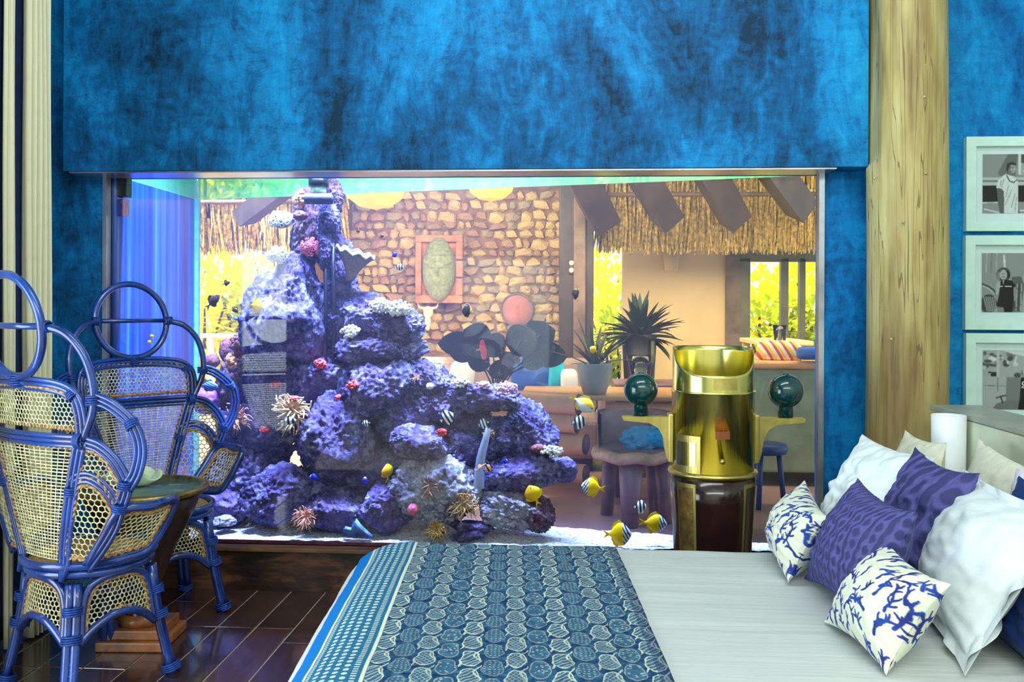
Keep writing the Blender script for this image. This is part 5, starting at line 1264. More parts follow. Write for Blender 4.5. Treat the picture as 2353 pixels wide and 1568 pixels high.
# ================================================================ LOUNGE BEHIND THE AQUARIUM
M_FLOORB = simple('lounge_floor', (156, 126, 126), 0.35, 0, 0.14, 2.5, 0.05)
wbox('floor', (-7, 4.24, -0.10), (7, 17, -0.001), M_FLOORB)
M_MORTAR = simple('mortar', (136, 106, 84), 0.9, 0, 0.25, 9, 0.3); M_CREAMW = simple('cream_wall', (252, 216, 160), 0.8, 0, 0.03, 3)
M_DARKT = simple('dark_timber', (62, 50, 50), 0.5, 0, 0.25, 5, 0.1); M_MIDT = simple('weathered_timber', (120, 96, 84), 0.55, 0, 0.22, 6, 0.1)
M_FRAMEG = simple('window_timber', (108, 104, 78), 0.5, 0, 0.15, 6)
wbox('ceiling', (-3.4, 4.24, 3.0), (5.5, 10.6, 3.1), M_DARKT)
SY = 9.6
sx0, sx1 = PY(690, 700, SY).x, PY(1286, 700, SY).x
sw = wbox('wall_far', (sx0, SY, 0), (sx1, SY + 0.3, 3.0), M_MORTAR)
rd = random.Random(8)
M_STONE = [simple('coral_stone_tan', (202, 174, 122), 0.9, 0, 0.2, 20, 0.5), simple('coral_stone_grey', (172, 152, 122), 0.9, 0, 0.2, 20, 0.5), simple('coral_stone_buff', (222, 186, 130), 0.9, 0, 0.2, 20, 0.5), simple('coral_stone_brown', (178, 142, 110), 0.9, 0, 0.2, 20, 0.5)]
stone_me = []
for k in range(12):
    bm = bmesh.new(); bmesh.ops.create_icosphere(bm, subdivisions=2 if k % 3 == 0 else 1, radius=1)
    b = MB(); b.add([(math.copysign(abs(v.co.x) ** .7, v.co.x) * 0.5 * rd.uniform(.6, 1.15), v.co.y * 0.30 * rd.uniform(.6, 1.2), math.copysign(abs(v.co.z) ** .7, v.co.z) * 0.5 * rd.uniform(.6, 1.15)) for v in bm.verts], [[v.index for v in f.verts] for f in bm.faces], False); bm.free()
    me = b.mesh('stone'); me.materials.append(M_STONE[k % 4]); stone_me.append(me)
ns_, x = 0, 0
z = 0.86; row = 0
while z < 2.72 and ns_ < 298:
    x = max(sx0, PY(770, 700, SY).x) + (0.06 if row % 2 else 0.0); hh = rd.uniform(0.085, 0.12)
    while x < sx1 - 0.04 and ns_ < 298:
        wd = rd.uniform(0.07, 0.22)
        o = link('stone', rd.choice(stone_me), sw); o.location = (x + wd / 2, SY - 0.004, z + hh / 2 + rd.uniform(-.012, .012)); o.scale = (wd * 1.12, 0.20, hh * 1.15); o.rotation_euler = (0, rd.uniform(-.25, .25), 0)
        x += wd; ns_ += 1
    z += hh; row += 1
# column and cream wall
CY_ = 8.6
c0, c1 = PY(1284, 700, CY_).x, PY(1364, 700, CY_).x
col_ = thing('timber_column', 'dark square timber column between the stone wall and the thatched eave', 'column', ((c0 + c1) / 2, CY_, 0))
hw = (c1 - c0) / 2
MB().box((-hw, 0, 0), (hw, 0.3, 2.99), 0.012).obj('shaft', M_DARKT, col_); MB().box((-hw + 0.14, -0.03, 0), (-hw + 0.255, 0.0, 2.99), 0.008).obj('lighter_batten', M_MIDT, col_)
MB().box((-hw - 0.03, -0.05, 0), (hw + 0.03, 0.33, 0.18), 0.01).obj('base', M_DARKT, col_)
M_GLINT = MT('glowing_glint', (255, 220, 120)); M_GLINT.b.inputs['Emission Color'].default_value = (1, 0.75, 0.2, 1); M_GLINT.b.inputs['Emission Strength'].default_value = 3.0
sc_ = thing('column_glints', 'two tiny yellow glowing glints on the dark timber column', 'lamp', tuple(PY(1313, 613, CY_ - 0.02)))  # two yellow specular dots built as glowing balls on an added plate
for dz in (0.035, -0.035): MB().ico((0, -0.02, dz), 0.022, 2).obj('glint', M_GLINT.m, sc_)
MB().box((-0.02, -0.005, -0.07), (0.02, 0.02, 0.07), 0.003).obj('back_plate', M_DARKT, sc_)
w0, w1 = PY(1430, 700, 10.0).x, PY(1668, 700, 10.0).x
wbox('wall_far', (w0, 10.0, 0), (w1, 10.2, 3.0), M_CREAMW)
wbox('wall_far', (w1, 10.0, PY(1700, 580, 10).z), (5.0, 10.2, 3.0), M_CREAMW)
scn = thing('wall_sconce', 'cream bucket shaped sconce on the cream wall under the thatch', 'lamp', tuple(PY(1542, 600, 9.99)))
b = MB(); b.lathe([(0.07, -0.11), (0.10, 0.10), (0.085, 0.10), (0.06, -0.10)], 24, a0=PI, a1=2 * PI); b.obj('shade', M_CREAMW, scn); MB().box((-0.07, -0.012, -0.11), (0.07, 0.0, 0.1)).obj('back_plate', M_CREAMW, scn)
def post_px(name, p0, p1, y, z0, z1, m, dep=0.1, kind='structure'):
    a, c = PY(p0, 700, y).x, PY(p1, 700, y).x
    return wbox(name, (a, y, z0), (c, y + dep, z1), m)
ztop = PY(1700, 578, 10).z
wf = post_px('window_1', 1668, 1700, 9.95, 0, ztop, M_MIDT, 0.2)
def wpart(name, px0, px1, z0, z1, m=M_FRAMEG, y=9.95):
    a, c = PY(px0, 700, y).x, PY(px1, 700, y).x; return MB().box((a, y, z0), (c, y + 0.1, z1)).obj(name, m, wf)
for p0, p1 in ((1700, 1724), (1795, 1812), (1838, 1851), (1905, 1925)): wpart('post', p0, p1, 0, ztop - 0.08)
wpart('lintel', 1700, 2000, PY(1700, 602, 10).z, ztop); wpart('sill_rail', 1700, 2000, 0.45, 0.60)
# thatch
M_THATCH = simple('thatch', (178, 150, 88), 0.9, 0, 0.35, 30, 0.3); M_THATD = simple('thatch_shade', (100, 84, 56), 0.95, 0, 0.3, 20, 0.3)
def thatch(name, label, px0, px1, pyt, pyb, y, n, seed, jag=30):
    o = thing(name, label, 'roof', tuple(PY((px0 + px1) / 2, pyb, y))); L = Vector(o.location); rd = random.Random(seed); s = y / F_PX
    hw_ = (px1 - px0) / 2 * s; hz = (pyb - pyt) * s
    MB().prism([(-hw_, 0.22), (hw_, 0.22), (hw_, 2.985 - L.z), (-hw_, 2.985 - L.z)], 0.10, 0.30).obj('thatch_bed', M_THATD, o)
    b = MB()
    for i in range(n):
        x = rd.uniform(-hw_, hw_); zt_ = rd.choice((hz + 0.12, hz * 0.75, hz * 0.45, hz * 0.3)) + rd.uniform(0, .1); ln = rd.uniform(0.35, 0.75) * hz + 0.12; zb_ = max(zt_ - ln, rd.uniform(-jag, jag * 0.5) * s * 0.6)
        y0 = rd.uniform(-0.02, 0.09) + (zt_ / (hz + .2)) * -0.06; w_ = rd.uniform(0.006, 0.016)
        p0, p1 = Vector((x, y0 - 0.03, zt_)), Vector((x + rd.uniform(-.05, .05), y0, zb_)); sd = Vector((w_, rd.uniform(-.01, .01), 0))
        b.add([p0 - sd, p0 + sd, p1 + sd * 0.4, p1 - sd * 0.4, p0 + Vector((0, 0.02, 0)), p1 + Vector((0, 0.012, 0))], [(0, 1, 2, 3), (1, 4, 5, 2), (4, 0, 3, 5)], False)
    t = b.obj('thatch_strands', M_THATCH, o); t['kind'] = 'stuff'
    MB().tube([(-hw_, -0.09, hz * 0.82), (hw_, -0.09, hz * 0.82)], 0.022, 8).obj('purlin', M_MIDT, o); return o
thatch('thatched_eave', 'shaggy thatched eave hanging over the cream wall', 1378, 1960, 425, 568, 8.9, 1500, 1)
thatch('thatched_eave', 'olive brown thatched eave above the yellow garden on the left', 380, 800, 440, 572, 8.9, 700, 2)
def beam(label, p0, p1, y0, y1, wpx, grp='dark rafters under the thatch'):
    a, c = PY(*p0, y0), PY(*p1, y1); d = (c - a); L = d.length; d.normalize(); w_ = wpx * y0 / F_PX / 2
    o = thing('rafter', label, 'rafter', tuple(a), 0, grp)
    u = d.cross(Vector((0, 1, 0))).normalized(); v = d.cross(u).normalized(); b = MB(); V = []
    for top in (0, 1):
        for s1, s2 in ((-1, -1), (1, -1), (1, 1), (-1, 1)):
            q = u * w_ * s1 + v * 0.10 * s2; V.append(q + d * ((2.9995 - a.z - q.z) / max(0.1, d.z)) if top else q)
    b.add(V, [(0, 1, 2, 3), (7, 6, 5, 4), (0, 4, 5, 1), (1, 5, 6, 2), (2, 6, 7, 3), (3, 7, 4, 0)], False); b.obj('timber', M_DARKT, o); return o
beam('first dark rafter beside the timber column', (1390, 512), (1345, 425), 8.35, 7.9, 62)
beam('second dark rafter from the timber column', (1536, 505), (1488, 425), 8.35, 7.9, 58)
beam('third dark rafter from the timber column', (1690, 505), (1642, 420), 8.35, 7.9, 58)
beam('fourth dark rafter from the timber column', (1842, 480), (1795, 415), 8.35, 7.9, 56)
beam('brown rafter under the left olive thatch', (560, 500), (640, 440), 8.3, 8.0, 40)
# pendant shell lamps
M_SHELLP = MT('capiz_shell', (244, 176, 50), 0.5); M_SHELLP.b.inputs['Emission Color'].default_value = (1, 0.50, 0.03, 1); M_SHELLP.b.inputs['Emission Strength'].default_value = 0.8
for label, px, py, r in (('big glowing yellow shell pendant right of the reef tower top', 862, 482, 74), ('glowing yellow shell pendant hanging before the stone wall', 1128, 463, 56)):
    o = thing('shell_pendant', label, 'pendant lamp', tuple(PY(px, py, 7.4)), 0, 'glowing shell pendants'); rr = r * 7.4 / F_PX
    b = MB(); b.lathe([(0.0, 0.0), (rr * 0.5, rr * 0.10), (rr * 0.85, rr * 0.36), (rr, rr * 0.75), (rr * 0.97, rr * 0.75), (rr * 0.8, rr * 0.36), (0, 0.02)], 14, smooth=False, cap=False); b.obj('shell_bowl', M_SHELLP.m, o)
    MB().tube([(0, 0, rr * 0.7), (0, 0, 2.99 - o.location.z)], 0.008, 6).obj('cord', M_DARKT, o)
# face relief on its plaque
fp = thing('face_relief', 'pale green stone face relief on a terracotta plaque on the stone wall', 'sculpture', tuple(PY(1010, 620, SY - 0.19)))
M_TERRA = simple('terracotta', (190, 128, 98), 0.85, 0, 0.2, 10, 0.3); M_FACE = simple('green_stone', (150, 158, 118), 0.75, 0, 0.12, 30, 0.2)
sF = SY / F_PX
for a in ((-54, -76, 54, -58), (-54, 62, 54, 78), (-54, -58, -40, 62), (38, -58, 54, -20), (38, -17, 54, 20), (38, 23, 54, 62)):
    MB().box((a[0] * sF, -0.05, a[1] * sF), (a[2] * sF, 0.04, a[3] * sF), 0.01).obj('plaque_block', M_TERRA, fp)
MB().box((-42 * sF, 0.0, -60 * sF), (40 * sF, 0.04, 64 * sF)).obj('plaque_back', M_TERRA, fp)
def face_f(p, n):
    x, z = n.x, n.z; f = 0.0
    f += 0.10 * math.exp(-(x / 0.10) ** 2) * max(0, 1 - abs(z + 0.02) / 0.26) * (0.6 - z)
    f += 0.035 * math.exp(-((z - 0.22 - 0.06 * math.cos(x * 6)) / 0.05) ** 2) * (abs(x) > 0.08)
    for s in (-1, 1): f += 0.03 * math.exp(-((x - s * 0.30) / 0.16) ** 2 - ((z - 0.08) / 0.06) ** 2) - 0.03 * math.exp(-((x - s * 0.3) / 0.2) ** 2 - ((z - 0.0) / 0.03) ** 2)
    f += 0.04 * math.exp(-(x / 0.22) ** 2 - ((z + 0.36) / 0.05) ** 2) + 0.035 * math.exp(-(x / 0.18) ** 2 - ((z + 0.46) / 0.05) ** 2)
    if z > 0.42: f += 0.03 * (math.sin(z * 46) > 0)
    return p + Vector((0, -f * 0.75, 0))
MB().ico((0, -0.05, 0), (37 * sF, 0.14, 72 * sF), 6, True, face_f).obj('face', M_FACE, fp)
# skull
M_BONE = simple('bleached_bone', (240, 226, 200), 0.6, 0, 0.05)
sk = thing('animal_skull', 'white horned animal skull mounted below the face relief', 'skull', tuple(PY(984, 722, SY - 0.15)))
b = MB(); b.ico((0, 0, 0.02), (0.055, 0.05, 0.07), 3); b.ico((0, -0.02, -0.09), (0.035, 0.035, 0.09), 3); b.obj('cranium', M_BONE, sk)
for s in (-1, 1): MB().tube(spline([(s * 0.03, 0, 0.06), (s * 0.09, -0.01, 0.075), (s * 0.115, -0.02, 0.13)], 5), [0.02 - 0.0014 * k for k in range(11)], 8).obj('horn', M_BONE, sk)
# garden ----------------------------------------------------------
def leaf_mat(name, a, c):
    m = MT(name, a, 0.5); oi = m.noise(m.co(), 2.0, 3); m.color(m.ramp(oi, [(0.35, a), (0.65, c)]))
    tr = m.n('ShaderNodeBsdfTranslucent'); tr.inputs[0].default_value = c4(lin(c)); mx = m.n('ShaderNodeMixShader'); mx.inputs[0].default_value = 0.4
    out = [n for n in m.nt.nodes if n.type == 'OUTPUT_MATERIAL'][0]; m.nt.links.new(m.b.outputs[0], mx.inputs[1]); m.nt.links.new(tr.outputs[0], mx.inputs[2]); m.nt.links.new(mx.outputs[0], out.inputs[0]); return m.m
M_LEAFY = leaf_mat('sunny_leaf', (236, 226, 6), (252, 244, 20)); M_LEAFG = leaf_mat('green_leaf', (140, 180, 16), (206, 216, 20)); M_STEM = simple('stem', (90, 70, 40), 0.8)
def leaf(b, p, d, L, w_, droop=0.3):
    d = d.normalized(); s = d.cross(Vector((0, 0, 1)));
    s = s.normalized() * w_ if s.length > 1e-4 else Vector((w_, 0, 0)); m = p + d * L * 0.5 + Vector((0, 0, -droop * L * 0.10)); e = p + d * L + Vector((0, 0, -droop * L * 0.5))
    b.add([p, m - s, m + Vector((0, 0, -0.15 * w_)), m + s, e], [(0, 2, 1), (0, 3, 2), (1, 2, 4), (2, 3, 4)], False)
def bush_parts(seed, n, R_, lf):
    rd = random.Random(seed); b = MB()
    for _ in range(n):
        d = Vector((rd.gauss(0, 1), rd.gauss(0, 1), rd.gauss(0, 1))).normalized(); r = rd.random() ** 0.45
        p = Vector((d.x * R_[0], d.y * R_[1], d.z * R_[2])) * r; leaf(b, p, d + Vector((rd.uniform(-.6, .6), rd.uniform(-.6, .6), rd.uniform(-.3, .5))), lf * rd.uniform(.7, 1.3), lf * 0.22)
    return b
proto_b = []
for k in range(4):
    t = thing('garden_shrub', 'sunlit yellow green shrub in the garden beyond the lounge', 'shrub', (0, 0, 0), 0, 'sunlit garden shrubs')
    f = bush_parts(k, 420, (0.75, 0.5, 0.85), 0.26).obj('foliage', M_LEAFY if k != 2 else M_LEAFG, t); f['kind'] = 'stuff'
    b = MB()
    for q in range(3): b.tube([(0.05 * q, 0, -0.95), (0.1 * q - 0.1, 0, -0.3), (0.3 * q - 0.3, 0, 0.3)], [0.03, 0.025, 0.01], 6)
    b.obj('stems', M_STEM, t); proto_b.append(t)
bl = [('lowest sunlit shrub behind the white rail on the left', 470, 745, 12.2, 1.0, 0), ('sunlit shrub in the middle of the left garden opening', 545, 690, 12.8, 1.05, 1), ('green shrub low behind the left rail beside the reef', 600, 760, 12.4, 0.9, 2), ('tall sunlit shrub right in the left garden opening', 630, 640, 13.2, 1.1, 3), ('tall sunlit shrub at the far left edge of the garden', 430, 660, 13.2, 1.0, 3),
      ('sunlit shrub in the gap beside the timber column', 1392, 740, 12.4, 0.9, 0), ('green shrub low in the gap behind the agave', 1420, 800, 12.0, 0.7, 2), ('tall sunlit shrub in the gap under the eave', 1385, 668, 13.2, 0.9, 3),
      ('sunlit shrub in the first window bay', 1745, 720, 12.5, 1.0, 1), ('sunlit shrub in the second window bay', 1822, 730, 12.8, 0.85, 0), ('sunlit shrub in the third window bay', 1880, 700, 12.3, 0.95, 3), ('green shrub low outside the window', 1780, 790, 12.0, 0.8, 2), ('green shrub low outside the third bay', 1880, 800, 12.1, 0.8, 2)]
used = set()
for lb, px, py, y, s, k in bl:
    o = proto_b[k] if k not in used else copy_tree(proto_b[k]); used.add(k)
    o['label'] = lb; p = PY(px, py, y); o.location = (p.x, p.y, max(p.z, 0.93 * s)); o.scale = (s, s, s)
M_RAIL = simple('white_rail', (236, 226, 200), 0.5, 0, 0.03)
rl = thing('garden_rail', 'white horizontal rail at the edge of the left garden', 'rail', tuple(PY(560, 772, 10.4)))
MB().box((-1.2, 0, -0.03), (0.9, 0.08, 0.025), 0.01).obj('top_rail', M_RAIL, rl); MB().box((-1.2, 0.02, -0.30), (0.9, 0.07, -0.26), 0.01).obj('lower_rail', M_RAIL, rl)
for xx in (-1.1, -0.45, 0.2, 0.8): MB().box((xx, 0.01, -rl.location.z), (xx + 0.06, 0.075, -0.03)).obj('post', M_RAIL, rl)
# plants in the lounge
M_DLEAF = simple('dark_leaf', (22, 40, 36), 0.4, 0, 0.3, 12); M_GLEAF = simple('agave_leaf', (62, 78, 66), 0.45, 0, 0.3, 12); M_POTG = simple('grey_pot', (150, 152, 150), 0.5, 0, 0.08, 8); M_POTD = simple('dark_pot', (40, 34, 40), 0.5, 0, 0.1, 8)
def blade(b, p, an, el, L, w_, bend):
    pts = []; d = Vector((math.cos(an) * math.cos(el), math.sin(an) * math.cos(el), math.sin(el))); q = Vector(p)
    s = Vector((-math.sin(an), math.cos(an), 0)); V = []; n = 6
    for k in range(n + 1):
        t_ = k / n; ww = w_ * (0.6 + 1.2 * t_) * (1 - t_) ** 0.8 + 0.001; V += [q - s * ww, q + Vector((0, 0, -ww * 0.5)), q + s * ww]; q = q + d * L / n; d = (d + Vector((0, 0, -bend / n))).normalized()
    b.add(V, [f for k in range(n) for f in ((3 * k, 3 * k + 1, 3 * k + 4, 3 * k + 3), (3 * k + 1, 3 * k + 2, 3 * k + 5, 3 * k + 4))], True)
def spiky(name, label, px, py, y, pot, n, L, w_, mat, seed, bend=0.8, el=(0.2, 1.4), cat='potted plant'):
    p = PY(px, py, y); o = thing(name, label, cat, tuple(p)); rd = random.Random(seed)
    m, prof = pot; b = MB(); b.lathe(prof, 28); b.obj('pot', m, o); zt_ = prof[-1][1]
    for k in range(n):
        b = MB(); blade(b, (0, 0, zt_ - 0.02), 2 * PI * k / n * 2.4 + rd.uniform(-.2, .2), rd.uniform(*el), L * rd.uniform(.75, 1.15), w_, bend * rd.uniform(.5, 1.4)); b.obj('leaf', mat, o)
    return o
s6 = 6.35 / F_PX
spiky('potted_agave', 'agave with long spreading leaves in a grey pot on the log table', 1366, 905, 6.35, (M_POTG, [(0.0, 0.0), (26 * s6, 0.0), (36 * s6, 0.10), (40 * s6, 66 * s6), (40 * s6, 70 * s6), (36 * s6, 70 * s6), (0, 66 * s6)]), 22, 0.34, 0.022, M_GLEAF, 1, 0.5, (0.25, 1.3))
s8 = 7.9 / F_PX
pp = PY(1468, 905, 7.9)
spiky('potted_palm', 'large dark bushy plant in a tall dark pot before the cream wall', 1468, 1000, 7.9, (M_POTD, [(0.0, -pp.z * 0 - 0.0), (26 * s8, 0.0), (34 * s8, 120 * s8), (40 * s8, 230 * s8), (0, 226 * s8)]), 84, 0.40, 0.044, M_DLEAF, 2, 0.9, (-0.1, 1.45))
an = thing('anthurium_plant', 'broad dark leaved plant with red flowers before the stone wall', 'plant', tuple(PY(1140, 850, 6.9))); rd = random.Random(5); s7 = 6.9 / F_PX
M_REDF = simple('red_flower', (196, 40, 62), 0.35)
for px, py, L, w_, rot in ((1050, 790, 90, 30, 2.9), (1095, 770, 86, 32, 2.3), (1240, 770, 96, 36, 0.7), (1265, 815, 80, 30, 0.1), (1150, 845, 80, 32, 1.9), (1060, 810, 60, 24, 2.7), (1130, 790, 90, 34, 2.0), (1200, 780, 100, 40, 0.9), (1250, 800, 60, 26, 0.4), (1100, 830, 50, 26, 3.0), (1170, 820, 60, 28, 1.4), (1225, 830, 52, 22, -0.2)):
    c = PY(px, py, 6.9) - Vector(an.location); b = MB(); V = []; F = []
    for k in range(9):
        t_ = k / 8; ww = w_ * s7 * math.sin(PI * min(1, t_ * 0.92 + 0.08)) ** 0.7; ax = Vector((math.cos(rot), -0.25, math.sin(rot) * 0.55)); q = c + ax * (t_ - 0.5) * L * s7 + Vector((0, 0, -0.05 * (t_ - 0.4) ** 2)); sd = Vector((-ax.z, 0.1, ax.x)).normalized()
        V += [q - sd * ww + Vector((0, -0.01, 0)), q, q + sd * ww + Vector((0, -0.01, 0))]
    for k in range(8): F += [(3 * k, 3 * k + 1, 3 * k + 4, 3 * k + 3), (3 * k + 1, 3 * k + 2, 3 * k + 5, 3 * k + 4)]
    b.add(V, F); b.obj('leaf', M_DLEAF, an)
    MB().tube([c, (c.x * 0.3, 0.02, c.z * 0.3 - 0.06), (0, 0.02, -0.20)], 0.006, 5).obj('stem', M_DLEAF, an)
for px, py in ((1108, 796), (1112, 812)):
    c = PY(px, py, 6.82) - Vector(an.location); MB().ico(c, (0.022, 0.012, 0.05), 3).obj('flower', M_REDF, an)
b = MB(); b.lathe([(0, -0.42), (0.09, -0.42), (0.11, -0.20), (0.0, -0.20)], 20); b.obj('pot', M_POTD, an)
M_PINKD = simple('dusty_pink', (196, 124, 122), 0.8, 0, 0.12, 6)
pd = thing('round_wall_disc', 'dusty pink round woven disc on the stone wall above the dark leaves', 'wall decoration', tuple(PY(1188, 712, SY - 0.07)))
b = MB(); b.tube([(0, 0.03, 0), (0, -0.02, 0)], [38 * sF, 36 * sF], 36); b.obj('disc', M_PINKD, pd); MB().tube([(math.cos(a * PI / 16) * 36 * sF, -0.02, math.sin(a * PI / 16) * 36 * sF) for a in range(32)], 0.012, 6, True).obj('rim', M_MIDT, pd)
# log table, sofa, cushions
M_LOGB = simple('peeled_log', (206, 154, 112), 0.45, 0, 0.12, 4, 0.05); M_LOGE = simple('log_end', (104, 76, 84), 0.7, 0, 0.2, 20)
for k, (px, py, r, ln, lb) in enumerate(((1330, 930, 25, 0.95, 'topmost peeled log of the stack under the agave'), (1326, 974, 22, 0.85, 'second peeled log from the top of the stack'), (1346, 1022, 24, 0.85, 'third peeled log from the top of the stack'), (1346, 1090, 22, 0.8, 'lowest peeled log on its own near the floor'))):
    c = PY(px, py, 6.1); rr = r * 6.1 / F_PX; o = thing('peeled_log', lb, 'log', tuple(c), 0.0, 'peeled logs of the log table'); d = Vector((-1, 0.42, 0)).normalized()
    b = MB(); b.tube([Vector((0, 0, 0)), d * ln], rr, 24, caps=False); b.obj('bark', M_LOGB, o); MB().tube([d * 0.0 - d * 0.003, d * 0.006], rr * 0.99, 24).obj('cut_end', M_LOGE, o); MB().tube([d * (ln - 0.006), d * (ln + 0.003)], rr * 0.99, 24).obj('cut_end', M_LOGE, o)
lt = thing('log_table', 'low table with pale top carrying the agave pot on stacked logs', 'table', (0.20, 6.42, 0)); ztb = PY(1366, 905, 6.35).z
MB().box((-0.55, -0.22, ztb - 0.035), (0.62, 0.55, ztb - 0.003), 0.01).obj('top', M_LOGB, lt)
for xx, yy in ((-0.5, 0.45), (0.55, 0.45), (0.55, -0.15), (0.12, -0.12)): MB().box((xx, yy, 0), (xx + 0.06, yy + 0.06, ztb - 0.035), 0.005).obj('leg', M_LOGE, lt)
MB().tube([(0.05, -0.12, ztb - 0.12), (0.55, -0.12, ztb - 0.12)], 0.07, 20).obj('front_rail', M_LOGB, lt)
M_BLUEC = simple('blue_cushion', (44, 96, 190), 0.8, 0, 0.1, 8); M_TURQ = simple('turquoise_cushion', (20, 190, 220), 0.8, 0, 0.08, 8); M_WHITEC2 = simple('white_cushion', (236, 238, 240), 0.8, 0, 0.04, 8); M_SOFA = simple('sofa_fabric', (150, 128, 124), 0.9, 0, 0.08, 10)
sf = thing('sofa', 'taupe sofa beyond the log table carrying coloured cushions', 'sofa', (PY(1180, 900, 7.5).x, 7.6, 0))
MB().box((-0.95, -0.35, 0.10), (0.72, 0.45, 0.42), 0.04).obj('seat', M_SOFA, sf); MB().box((-0.95, 0.30, 0.40), (0.72, 0.50, 0.88), 0.05).obj('backrest', M_SOFA, sf)
for xx in (-1.05, 0.72): MB().box((xx, -0.35, 0.1), (xx + 0.12, 0.5, 0.62), 0.04).obj('armrest', M_SOFA, sf)
for xx in (-0.9, 0.6):
    for yy in (-0.3, 0.38): MB().box((xx, yy, 0), (xx + 0.06, yy + 0.06, 0.1)).obj('leg', M_DARKT, sf)
def cushion(label, px, py, wpx, hpx, y, m, tilt=0.0):
    c = PY(px, py, y); s = y / F_PX; W, Hh = wpx * s / 2, hpx * s / 2
    o = MB().ico((0, 0, 0), (1, 1, 1), 5, True, lambda p, n: Vector((W * math.copysign(abs(n.x) ** 0.55, n.x), 0.075 * math.copysign(abs(n.y) ** 0.9, n.y), Hh * math.copysign(abs(n.z) ** 0.55, n.z)))).obj('cushion', m)
    o.location = c; o.rotation_euler = (-0.12, tilt, 0); return tag(o, label, 'cushion')
cushion('large blue cushion on the taupe sofa', 1220, 862, 92, 80, 7.35, M_BLUEC); cushion('narrow turquoise cushion beside the large blue one', 1278, 860, 34, 88, 7.28, M_TURQ, 0.05); cushion('white cushion between turquoise cushion and agave pot', 1308, 878, 40, 60, 7.22, M_WHITEC2, -0.05)
cushion('pale cone shaped cushion at the left end of the sofa', 1062, 862, 58, 64, 7.35, M_WHITEC2, 0.1)
M_CLEARG = pane_mat('clear_glass', (0.86, 0.92, 0.9), 1.5)
vz = thing('glass_vase', 'flared clear glass vase on the low cabinet behind the binnacle ball', 'vase', tuple(PY(1472, 880, 7.2))); s72 = 7.2 / F_PX
b = MB(); b.lathe([(20 * s72, 0.0), (24 * s72, 30 * s72), (33 * s72, 62 * s72), (31 * s72, 62 * s72), (22 * s72, 30 * s72), (18 * s72, 2 * s72), (0, 2 * s72)], 28); b.obj('vessel', M_CLEARG, vz)
cbn = thing('low_cabinet', 'mauve low cabinet behind the log table carrying the glass vase', 'cabinet', (PY(1480, 900, 7.2).x, 7.3, 0))
zc_ = PY(1472, 880, 7.2).z; M_MAUVE = simple('mauve_wood', (130, 100, 116), 0.5, 0, 0.12, 6)
MB().box((-0.24, -0.25, 0.05), (0.85, 0.3, zc_), 0.01).obj('body', M_MAUVE, cbn); MB().box((-0.22, -0.262, 0.1), (0.28, -0.25, zc_ - 0.04), 0.005).obj('door', M_MAUVE, cbn); MB().box((0.30, -0.262, 0.1), (0.83, -0.25, zc_ - 0.04), 0.005).obj('door', M_MAUVE, cbn)
# tub stool with blue cloth
ts = thing('tub_chair', 'live edge wooden tub chair on stout legs seen through the glass left of the binnacle', 'chair', (PY(1460, 1000, 5.5).x, 5.62, 0)); s5 = 5.5 / F_PX
M_TUB = simple('tub_wood', (128, 98, 104), 0.45, 0, 0.2, 7, 0.1); M_TUBR = simple('tub_rim', (206, 164, 138), 0.4, 0, 0.15, 14, 0.2)
zs_, zr_ = H - 340 * s5, H - 238 * s5; R0 = 86 * s5
b = MB(); b.lathe([(0, zs_ - 0.03), (R0 * 0.9, zs_ - 0.02), (R0, zs_ + 0.03), (R0 * 0.93, zs_ + 0.055), (0, zs_ + 0.05)], 40); b.obj('seat', M_TUB, ts)
b = MB(); b.lathe([(R0 * 0.97, zs_ + 0.03), (R0 * 1.0, zr_ - 0.05), (R0 * 0.98, zr_), (R0 * 0.90, zr_ - 0.02), (R0 * 0.88, zs_ + 0.04)], 30, cap=False, a0=-0.15, a1=PI + 0.15); b.obj('backrest', M_TUB, ts)
b = MB(); b.tube([(math.cos(a) * R0, math.sin(a) * R0, zs_ + 0.012 + 0.006 * math.sin(a * 7)) for a in np.linspace(0, 2 * PI, 60)[:-1]], 0.036, 10, True); b.obj('live_edge', M_TUBR, ts)
for xx, yy, r0, r1 in ((-0.03, -0.16, 0.075, 0.05), (0.17, -0.05, 0.05, 0.04), (-0.14, 0.13, 0.05, 0.04), (0.13, 0.15, 0.05, 0.04)): MB().tube([(xx * 1.15, yy * 1.1, 0.0), (xx, yy, zs_ - 0.01)], [r1, r0], 16).obj('leg', M_TUB, ts)
M_CLOTHB = simple('sky_blue_cloth', (20, 150, 206), 0.8, 0, 0.1, 10)
b = MB(); b.ico((0, 0, 0), (0.135, 0.09, 0.075), 5, True, lambda p, n: p * (1 + 0.35 * noise.fractal(n * 1.9 + Vector((3, 1, 2)), 1, 2, 3))); o = b.obj('folded_cloth', M_CLOTHB); o.location = (ts.location.x + 0.06, 5.56, zs_ + 0.115); tag(o, 'crumpled sky blue cloth lying in the wooden tub chair', 'cloth')
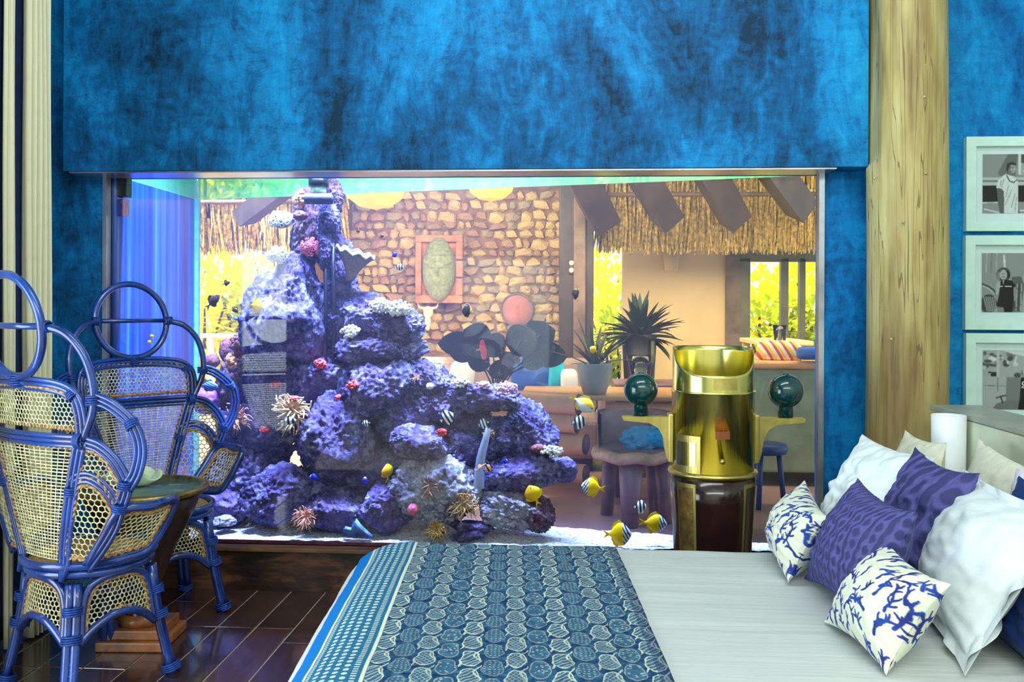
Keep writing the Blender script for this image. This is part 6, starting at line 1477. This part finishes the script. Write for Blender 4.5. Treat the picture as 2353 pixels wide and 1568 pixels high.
# daybed on the right
M_DAYB = simple('daybed_base', (150, 160, 128), 0.8, 0, 0.12, 5); M_ORNG = simple('peach_edge', (240, 170, 120), 0.6, 0, 0.08, 8)
db = thing('daybed', 'pale daybed with peach edged top seen between binnacle and far coral pillow', 'daybed', (PY(1830, 830, 6.8).x, 7.0, 0)); zd_ = PY(1830, 830, 6.8).z
MB().box((-0.34, -0.2, 0.10), (1.2, 0.9, zd_ - 0.06), 0.02).obj('base', M_DAYB, db); MB().box((-0.36, -0.23, zd_ - 0.06), (1.22, 0.92, zd_), 0.02).obj('top', M_ORNG, db)
for xx, yy in ((-0.32, -0.18), (1.1, -0.18), (-0.32, 0.8), (1.1, 0.8)): MB().box((xx, yy, 0), (xx + 0.07, yy + 0.07, 0.1)).obj('leg', M_DARKT, db)
def stripe_mat():
    t = MT('striped_cushion', (230, 200, 190), 0.8); x, y, z = t.xyz(t.co('Object', (1, 1, 1), (0, 0.6, 0))); t.color(t.ramp((x * 16).fract(), [(0.0, (240, 236, 220)), (0.32, (240, 236, 220)), (0.36, (196, 70, 110)), (0.62, (196, 70, 110)), (0.66, (250, 200, 70)), (0.9, (250, 200, 70))])); return t.m
o = cushion('striped pink and yellow cushion on the daybed', 1792, 808, 104, 48, 6.9, stripe_mat(), 0.05)
o = cushion('blue bolster cushion at the right end of the daybed', 1862, 812, 60, 30, 6.75, M_BLUEC, 0.0)
tg_ = thing('glass_tumbler', 'clear glass tumbler outside the window above the striped cushion', 'glass', tuple(PY(1792, 782, 7.5))); s75 = 7.5 / F_PX
b = MB(); b.lathe([(13 * s75, 0), (16 * s75, 34 * s75), (14.5 * s75, 34 * s75), (12 * s75, 1.5 * s75), (0, 1.5 * s75)], 24); b.obj('vessel', M_CLEARG, tg_)
tt = thing('side_table', 'small pale side table behind the daybed carrying the tumbler', 'table', (tg_.location.x, 8.15, 0)); 
MB().box((-0.2, -0.75, tg_.location.z - 0.04), (0.25, 0.05, tg_.location.z - 0.002), 0.008).obj('top', M_CREAMW, tt)
for xx in (-0.18, 0.2): MB().box((xx, -0.02, 0), (xx + 0.04, 0.03, tg_.location.z - 0.04)).obj('leg', M_CREAMW, tt)
bs = thing('blue_stool', 'small blue stool on the floor before the daybed', 'stool', (PY(1765, 1100, 6.0).x, 6.1, 0))
M_BSTOOL = simple('blue_stool_paint', (30, 62, 120), 0.5, 0, 0.1); b = MB(); b.lathe([(0, 0.36), (0.14, 0.36), (0.15, 0.39), (0.14, 0.42), (0, 0.425)], 28); b.obj('seat', M_BSTOOL, bs)
for a in range(3): MB().tube([(math.cos(a * 2.1) * 0.13, math.sin(a * 2.1) * 0.13, 0), (math.cos(a * 2.1) * 0.09, math.sin(a * 2.1) * 0.09, 0.37)], 0.018, 8).obj('leg', M_BSTOOL, bs)
